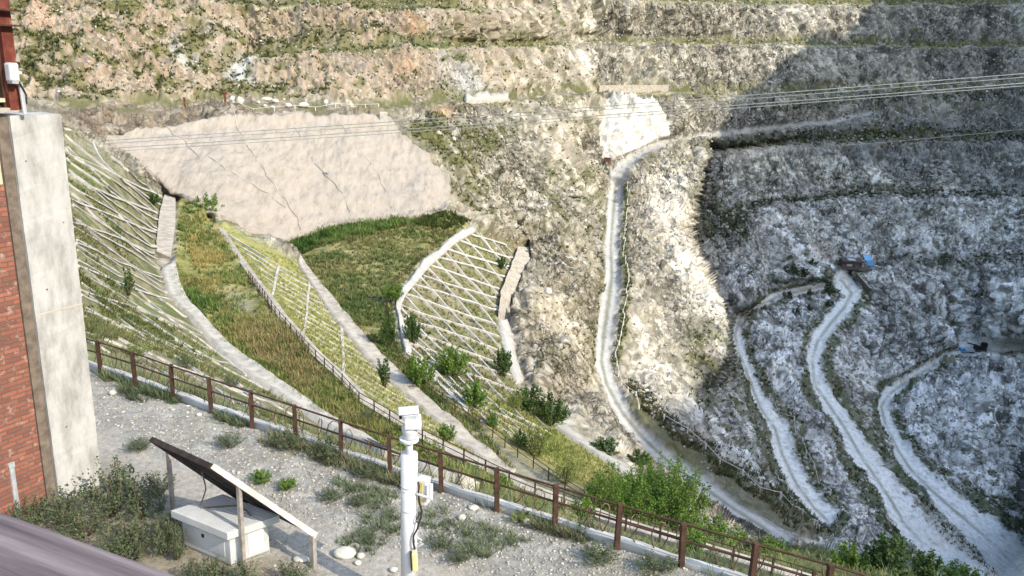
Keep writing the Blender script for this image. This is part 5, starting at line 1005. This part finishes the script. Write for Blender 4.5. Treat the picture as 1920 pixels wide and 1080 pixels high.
# ground cover
def tufts(name, label, cat, polyg, n, hrange, width, cols, blades=6, lean=.5, mask=None, flat=False, wmax=None):
    poly_ = np.array(polyg, float); lo, hi = poly_.min(0), poly_.max(0); pts = []; tot = 0
    while tot < n:
        c = rng.uniform(lo, hi, (n * 2, 2)); c = c[inpoly(polyg, c[:, 0], c[:, 1])]
        if mask is not None: c = c[rng.uniform(0, 1, len(c)) < bilin(mask, c[:, 0], c[:, 1])]
        pts.append(c); tot += len(c)
        if len(pts) > 40: break
    c = np.concatenate(pts)[:n]; n = len(c); S = surf(c[:, 0], c[:, 1]); 
    cl = .5 + .5 * fbm(S, 5, 2, 811); H = rng.uniform(*hrange, n) * (.5 + cl)
    B = np.repeat(S, blades, 0); hh = np.repeat(H, blades) * rng.uniform(.5, 1.1, n * blades); a = rng.uniform(0, 2 * math.pi, n * blades)
    dirn = np.stack([np.cos(a), np.sin(a), a * 0], 1); side = np.stack([-np.sin(a), np.cos(a), a * 0], 1); sp = np.repeat(H, blades)[:, None]
    root = B + dirn * sp * rng.uniform(0, .35, (n * blades, 1)); wv = (np.minimum(width * np.repeat(H, blades), np.repeat((S - [0, 0, 8]) @ np.array([0, CP, -SP]), blades) * 1.0 / FPX) * rng.uniform(.5, 1.3, n * blades))[:, None]
    tip = root + dirn * (hh * lean * rng.uniform(.1, 1.3, n * blades))[:, None] + np.array([0, 0, 1.]) * hh[:, None]
    V = np.stack([root - side * wv - [0, 0, .02], root + side * wv - [0, 0, .02], tip + side * wv * .25, tip - side * wv * .25], 1).reshape(-1, 3); m = n * blades
    t = np.clip(rng.normal(0, .28, n) + (fbm(S, 4, 2, 821) * .9 + .5), 0, .999); cols = np.array(cols); ki = t * (len(cols) - 1); k0 = ki.astype(int); f = (ki - k0)[:, None]; cc = cols[k0] * (1 - f) + cols[k0 + 1] * f
    cc = np.repeat(cc, blades, 0) * rng.uniform(.75, 1.25, (m, 1)); o = mesh_np(name, V, np.arange(m * 4).reshape(-1, 4), M['grass'], None, np.repeat(cc, 4, 0)); return stuff(o, label, cat)
tufts('weeds', 'tall dry and green weeds covering the first terrace', 'weeds', A_R[1:] + F2[6:18][::-1] + F2[:6][::-1] + [(345,380)], 5600, (.14, .44), .14, [(.05,.10,.025),(.10,.17,.04),(.20,.22,.07),(.27,.23,.09),(.14,.17,.06)], 9, .8, np.clip(.15 + sst(fbm(P0, 5, 3, 835), -.35, .2), 0, 1))
tufts('dry_weeds', 'orange brown dry weeds on the lower half of the first terrace', 'weeds', [(430,600),(500,585),(560,650),(640,740),(700,800),(640,795),(520,705),(450,650)], 1300, (.2, .55), .14, [(.23,.165,.08),(.28,.23,.11),(.17,.165,.07)], 9, .9, np.clip(.1 + sst(fbm(P0, 4, 3, 836), -.15, .2), 0, 1))
tufts('dry_weeds', 'straw yellow dry weeds on the upper half of the first terrace', 'weeds', [(350,440),(400,450),(440,520),(500,600),(430,600),(370,530)], 700, (.2, .5), .14, [(.30,.25,.08),(.36,.30,.12),(.2,.2,.07)], 9, .9, sst(fbm(P0, 4, 3, 838), -.1, .25))
tufts('weeds', 'brownish low weeds covering the second terrace', 'weeds', [(540,462),(640,440),(740,420),(850,405)] + F3[:12] + B_R[::-1], 4500, (.18, .45), .16, [(.06,.10,.028),(.12,.16,.05),(.21,.20,.08),(.15,.15,.06)], 7, .9, np.clip(.1 + sst(fbm(P0, 5, 3, 837), -.3, .2), 0, 1))
tufts('grass_bank', 'bright green plants along the foot of the sprayed wall', 'plants', [(535,462),(600,436),(700,418),(760,410),(780,420),(700,440),(620,462),(570,478)], 420, (.25, 1.0), .2, [(.04,.09,.02),(.09,.16,.035),(.15,.21,.06)], 14, 1.2, np.clip(.12 + sst(fbm(P0, 3.5, 3, 833), -.2, .25), 0, 1))
tufts('grass_bank', 'darker weeds where the sprayed wall meets the curved railing', 'plants', [(780,408),(832,399),(880,420),(830,432),(780,424)], 240, (.3, .8), .2, [(.05,.07,.025),(.08,.11,.03)], 10, 1.0)
tufts('grass', 'yellow green grass on the middle slope', 'grass', F2[1:13] + B_L[::-1], 5200, (.08, .24), .14, [(.15,.18,.05),(.25,.25,.09),(.33,.30,.14),(.20,.22,.07)], 7, 1.2)
tufts('grass', 'sparse grass between the beams of the left slope', 'grass', polA, 4600, (.06, .22), .16, [(.06,.09,.025),(.13,.15,.05),(.22,.20,.10),(.10,.13,.05)], 8, 1.2, sst(fbm(P0, 4, 3, 831), -.05, .4))
tufts('grass', 'sparse grass and weeds between the crossed beams', 'grass', polC, 2600, (.12, .34), .18, [(.06,.085,.025),(.13,.13,.045),(.20,.17,.08)], 7, 1.0)
tufts('grass', 'yellow green grass below the crossed beams', 'grass', [(880,770),(960,745),(1030,800),(1130,868),(1180,915),(1100,910),(990,850)], 2600, (.12, .32), .15, [(.13,.17,.04),(.24,.25,.08),(.31,.28,.12)], 7, 1.0)
tufts('undergrowth', 'mixed green undergrowth beyond the railing at the bottom right', 'undergrowth', [(1110,915),(1250,1000),(1450,1038),(1500,1042),(1640,1078),(1760,1095),(1560,1110),(1476,1085),(1353,1050),(1134,985)], 5200, (.18, .50), .16, [(.05,.075,.03),(.11,.14,.05),(.19,.20,.09),(.13,.16,.07)], 10, 1.1, np.clip(.2 + sst(fbm(P0, 3, 3, 839), -.3, .2), 0, 1))
tufts('verge_weeds', 'dusty weeds along the near railing and gravel', 'weeds', [(190,712)] + RAILBASE[1:] + [(1400,1135),(1155,1062),(932,985),(730,918),(555,862),(397,812),(255,760)], 1000, (.06, .2), .08, [(.07,.09,.045),(.13,.15,.085),(.20,.19,.11)], 12, 1.2, sst(fbm(P0, 1.6, 3, 841), -.05, .4))
tufts('verge_weeds', 'weeds just behind the kerb of the near railing', 'weeds', sub(RAILBASE, 4, -22) + sub(RAILBASE, 2, -9)[::-1], 800, (.1, .34), .08, [(.07,.10,.045),(.14,.17,.085),(.22,.22,.12)], 12, 1.2, sst(fbm(P0, 1.2, 3, 843), -.2, .3))
tufts('verge_weeds', 'small weeds growing against the near face of the kerb', 'weeds', sub(RAILBASE, -1, 9) + sub(RAILBASE, 0, -2)[::-1], 900, (.06, .22), .08, [(.07,.10,.045),(.14,.17,.085),(.20,.19,.11)], 12, 1.2, sst(fbm(P0, .9, 3, 845), -.1, .3))
tufts('road_weeds', 'scattered weeds on the dirt road', 'weeds', [(480,870),(760,940),(1100,1060),(1250,1100),(760,1110),(600,1000)], 420, (.05, .14), .1, [(.07,.10,.05),(.14,.17,.09)], 12, 1.4, sst(fbm(P0, 1.4, 3, 851), .1, .4))
tufts('scrub', 'scattered dry scrub tussocks on the left hillside', 'scrub', [(20,20),(230,0),(900,0),(1120,0),(1110,165),(860,188),(640,190),(430,185),(120,205),(40,190)], 3600, (.2, .55), .4, [(.035,.055,.018),(.065,.08,.028),(.11,.10,.045)], 8, 1.2, np.clip(.10 + .8 * GREEN, 0, 1))
tufts('scrub', 'scattered scrub on the rock faces below the bench', 'scrub', [(740,240),(860,205),(1110,190),(1120,320),(1130,480),(1105,700),(1060,760),(990,700),(995,480),(900,425),(845,380),(840,330)], 2200, (.18, .5), .35, [(.05,.06,.02),(.10,.095,.035),(.15,.13,.06)], 8, 1.1, np.clip(.1 + 1.0 * GREEN, 0, 1) * (1 - FACE))
tufts('scrub', 'low green scrub along pit road edges and benches', 'scrub', [(1280,-20),(1960,-20),(1960,1100),(1700,1080),(1290,860),(1160,740),(1280,700),(1300,300)], 5600, (.2, .6), .35, [(.035,.045,.018),(.07,.08,.028),(.12,.11,.05)], 8, 1.1, np.clip(1.1 * GREEN + .02, 0, 1) * (1 - np.maximum.reduce([ROAD_E1, ROAD_E2, ROAD_E3, YARD])))

# loose stone
def stones(name, label, polyg, n, pxr, mat, mask=None, flat=.65):
    poly_ = np.array(polyg, float); lo, hi = poly_.min(0), poly_.max(0); c = rng.uniform(lo, hi, (n * 8, 2)); c = c[inpoly(polyg, c[:, 0], c[:, 1])]
    if mask is not None: c = c[rng.uniform(0, 1, len(c)) < bilin(mask, c[:, 0], c[:, 1])]
    c = c[:n]; n = len(c); S = surf(c[:, 0], c[:, 1]); w = (S - [0, 0, 8]) @ np.array([0, CP, -SP]); r = pxr[0] * (pxr[1] / pxr[0]) ** (rng.uniform(0, 1, n) ** 2.2) * w / FPX / 2
    V0, F0 = ico(0) if pxr[1] < 8 else (IV1, IF1); nv = len(V0); X = np.repeat(V0[None], n, 0) * (1 + .3 * rng.uniform(-1, 1, (n, nv, 1)))
    sc_ = np.stack([rng.uniform(.7, 1.3, n), rng.uniform(.7, 1.3, n), rng.uniform(flat * .6, flat * 1.2, n)], 1); X *= sc_[:, None]; a = rng.uniform(0, 6.28, n); ca, sa = np.cos(a)[:, None], np.sin(a)[:, None]
    X = np.stack([X[..., 0] * ca - X[..., 1] * sa, X[..., 0] * sa + X[..., 1] * ca, X[..., 2]], -1) * r[:, None, None]; V = (S[:, None] + X + (np.array([0, 0, .25]) * r[:, None])[:, None]).reshape(-1, 3)
    F = (F0[None] + (np.arange(n) * nv)[:, None, None]).reshape(-1, 3); tone = rng.uniform(0, 1, n) ** 2.2; col = np.array([.26, .245, .215]) * (1 - tone[:, None]) + np.array([.45, .435, .40]) * tone[:, None]
    col = col * rng.uniform(.85, 1.15, (n, 1)) * np.array([1, 1, 1]); o = mesh_np(name, V, F, M[mat], None, np.repeat(np.clip(col, .05, .75), nv, 0)); return stuff(o, label, 'stones')
verge = [(170,700)] + RAILBASE + [(1405,1180),(960,1110),(800,1055),(600,985),(450,925),(330,868),(215,812),(170,795)]
stones('gravel', 'grey and white loose stones covering the verge of the near road', verge, 9000, (1.6, 7), 'near', np.clip(1.1 - ROAD_N, 0, 1))
stones('pebbles', 'small pebbles scattered on the dirt road', [(190,800),(450,920),(800,1050),(960,1110),(520,1110),(330,900),(200,860)], 900, (1.5, 5), 'near')
stones('rubble', 'broken limestone blocks strewn on the pit slopes', [(1290,330),(1990,300),(1990,1100),(1700,1070),(1500,980),(1300,740),(1350,660)], 9000, (2.5, 9), 'rubble', 1 - np.maximum.reduce([ROAD_E1, ROAD_E2, ROAD_E3, YARD]), 1.0)
stones('rubble', 'rock fragments on the hillside and spur', [(850,215),(1120,190),(1390,190),(1320,300),(1290,450),(1350,650),(1290,740),(1480,990),(1330,900),(1180,760),(1170,400),(1130,340),(1110,700),(1060,780),(985,560),(900,430)], 5000, (2, 7), 'rubble', 1 - np.maximum(ROAD_D, FACE), 1.0)
stones('rubble', 'white crushed stone bank beside the lower haul road', [(1175,705),(1240,760),(1300,830),(1420,925),(1400,935),(1290,850),(1200,770)], 900, (3, 10), 'rubble')
stones('rubble', 'rock fragments on the upper quarry walls', [(0,-10),(1960,-10),(1960,290),(1380,280),(1380,190),(1120,165),(860,186),(430,185),(120,200)], 9000, (1.8, 6), 'rubble', 1 - np.maximum(ROAD_D, FACE), 1.0)
tufts('scrub', 'dark low scrub growing along the ledges of the pit wall', 'scrub', [(1330,165),(1960,150),(1960,510),(1300,470),(1300,300)], 2600, (.3, .8), .4, [(.03,.04,.016),(.055,.065,.024),(.09,.085,.04)], 8, 1.1, np.clip(DARKB, 0, 1))
tufts('scrub', 'dark green and brown scrub on the bank outside the lower haul road', 'scrub', [(1168,725),(1200,772),(1262,835),(1320,880),(1360,912),(1430,958),(1495,1003),(1560,1000),(1450,935),(1340,860),(1240,785),(1180,715)], 1500, (.25, .7), .4, [(.035,.05,.018),(.07,.085,.03),(.13,.10,.045),(.06,.075,.03)], 8, 1.0)
tufts('verge_weeds', 'green verge weeds along the outer edge of the central haul road', 'weeds', [(1172,360),(1162,460),(1166,527),(1164,567),(1154,627),(1146,677),(1154,690),(1160,640),(1172,570),(1175,527),(1172,460),(1182,365)], 500, (.2, .55), .4, [(.05,.07,.02),(.10,.125,.035),(.15,.15,.06)], 8, 1.0)
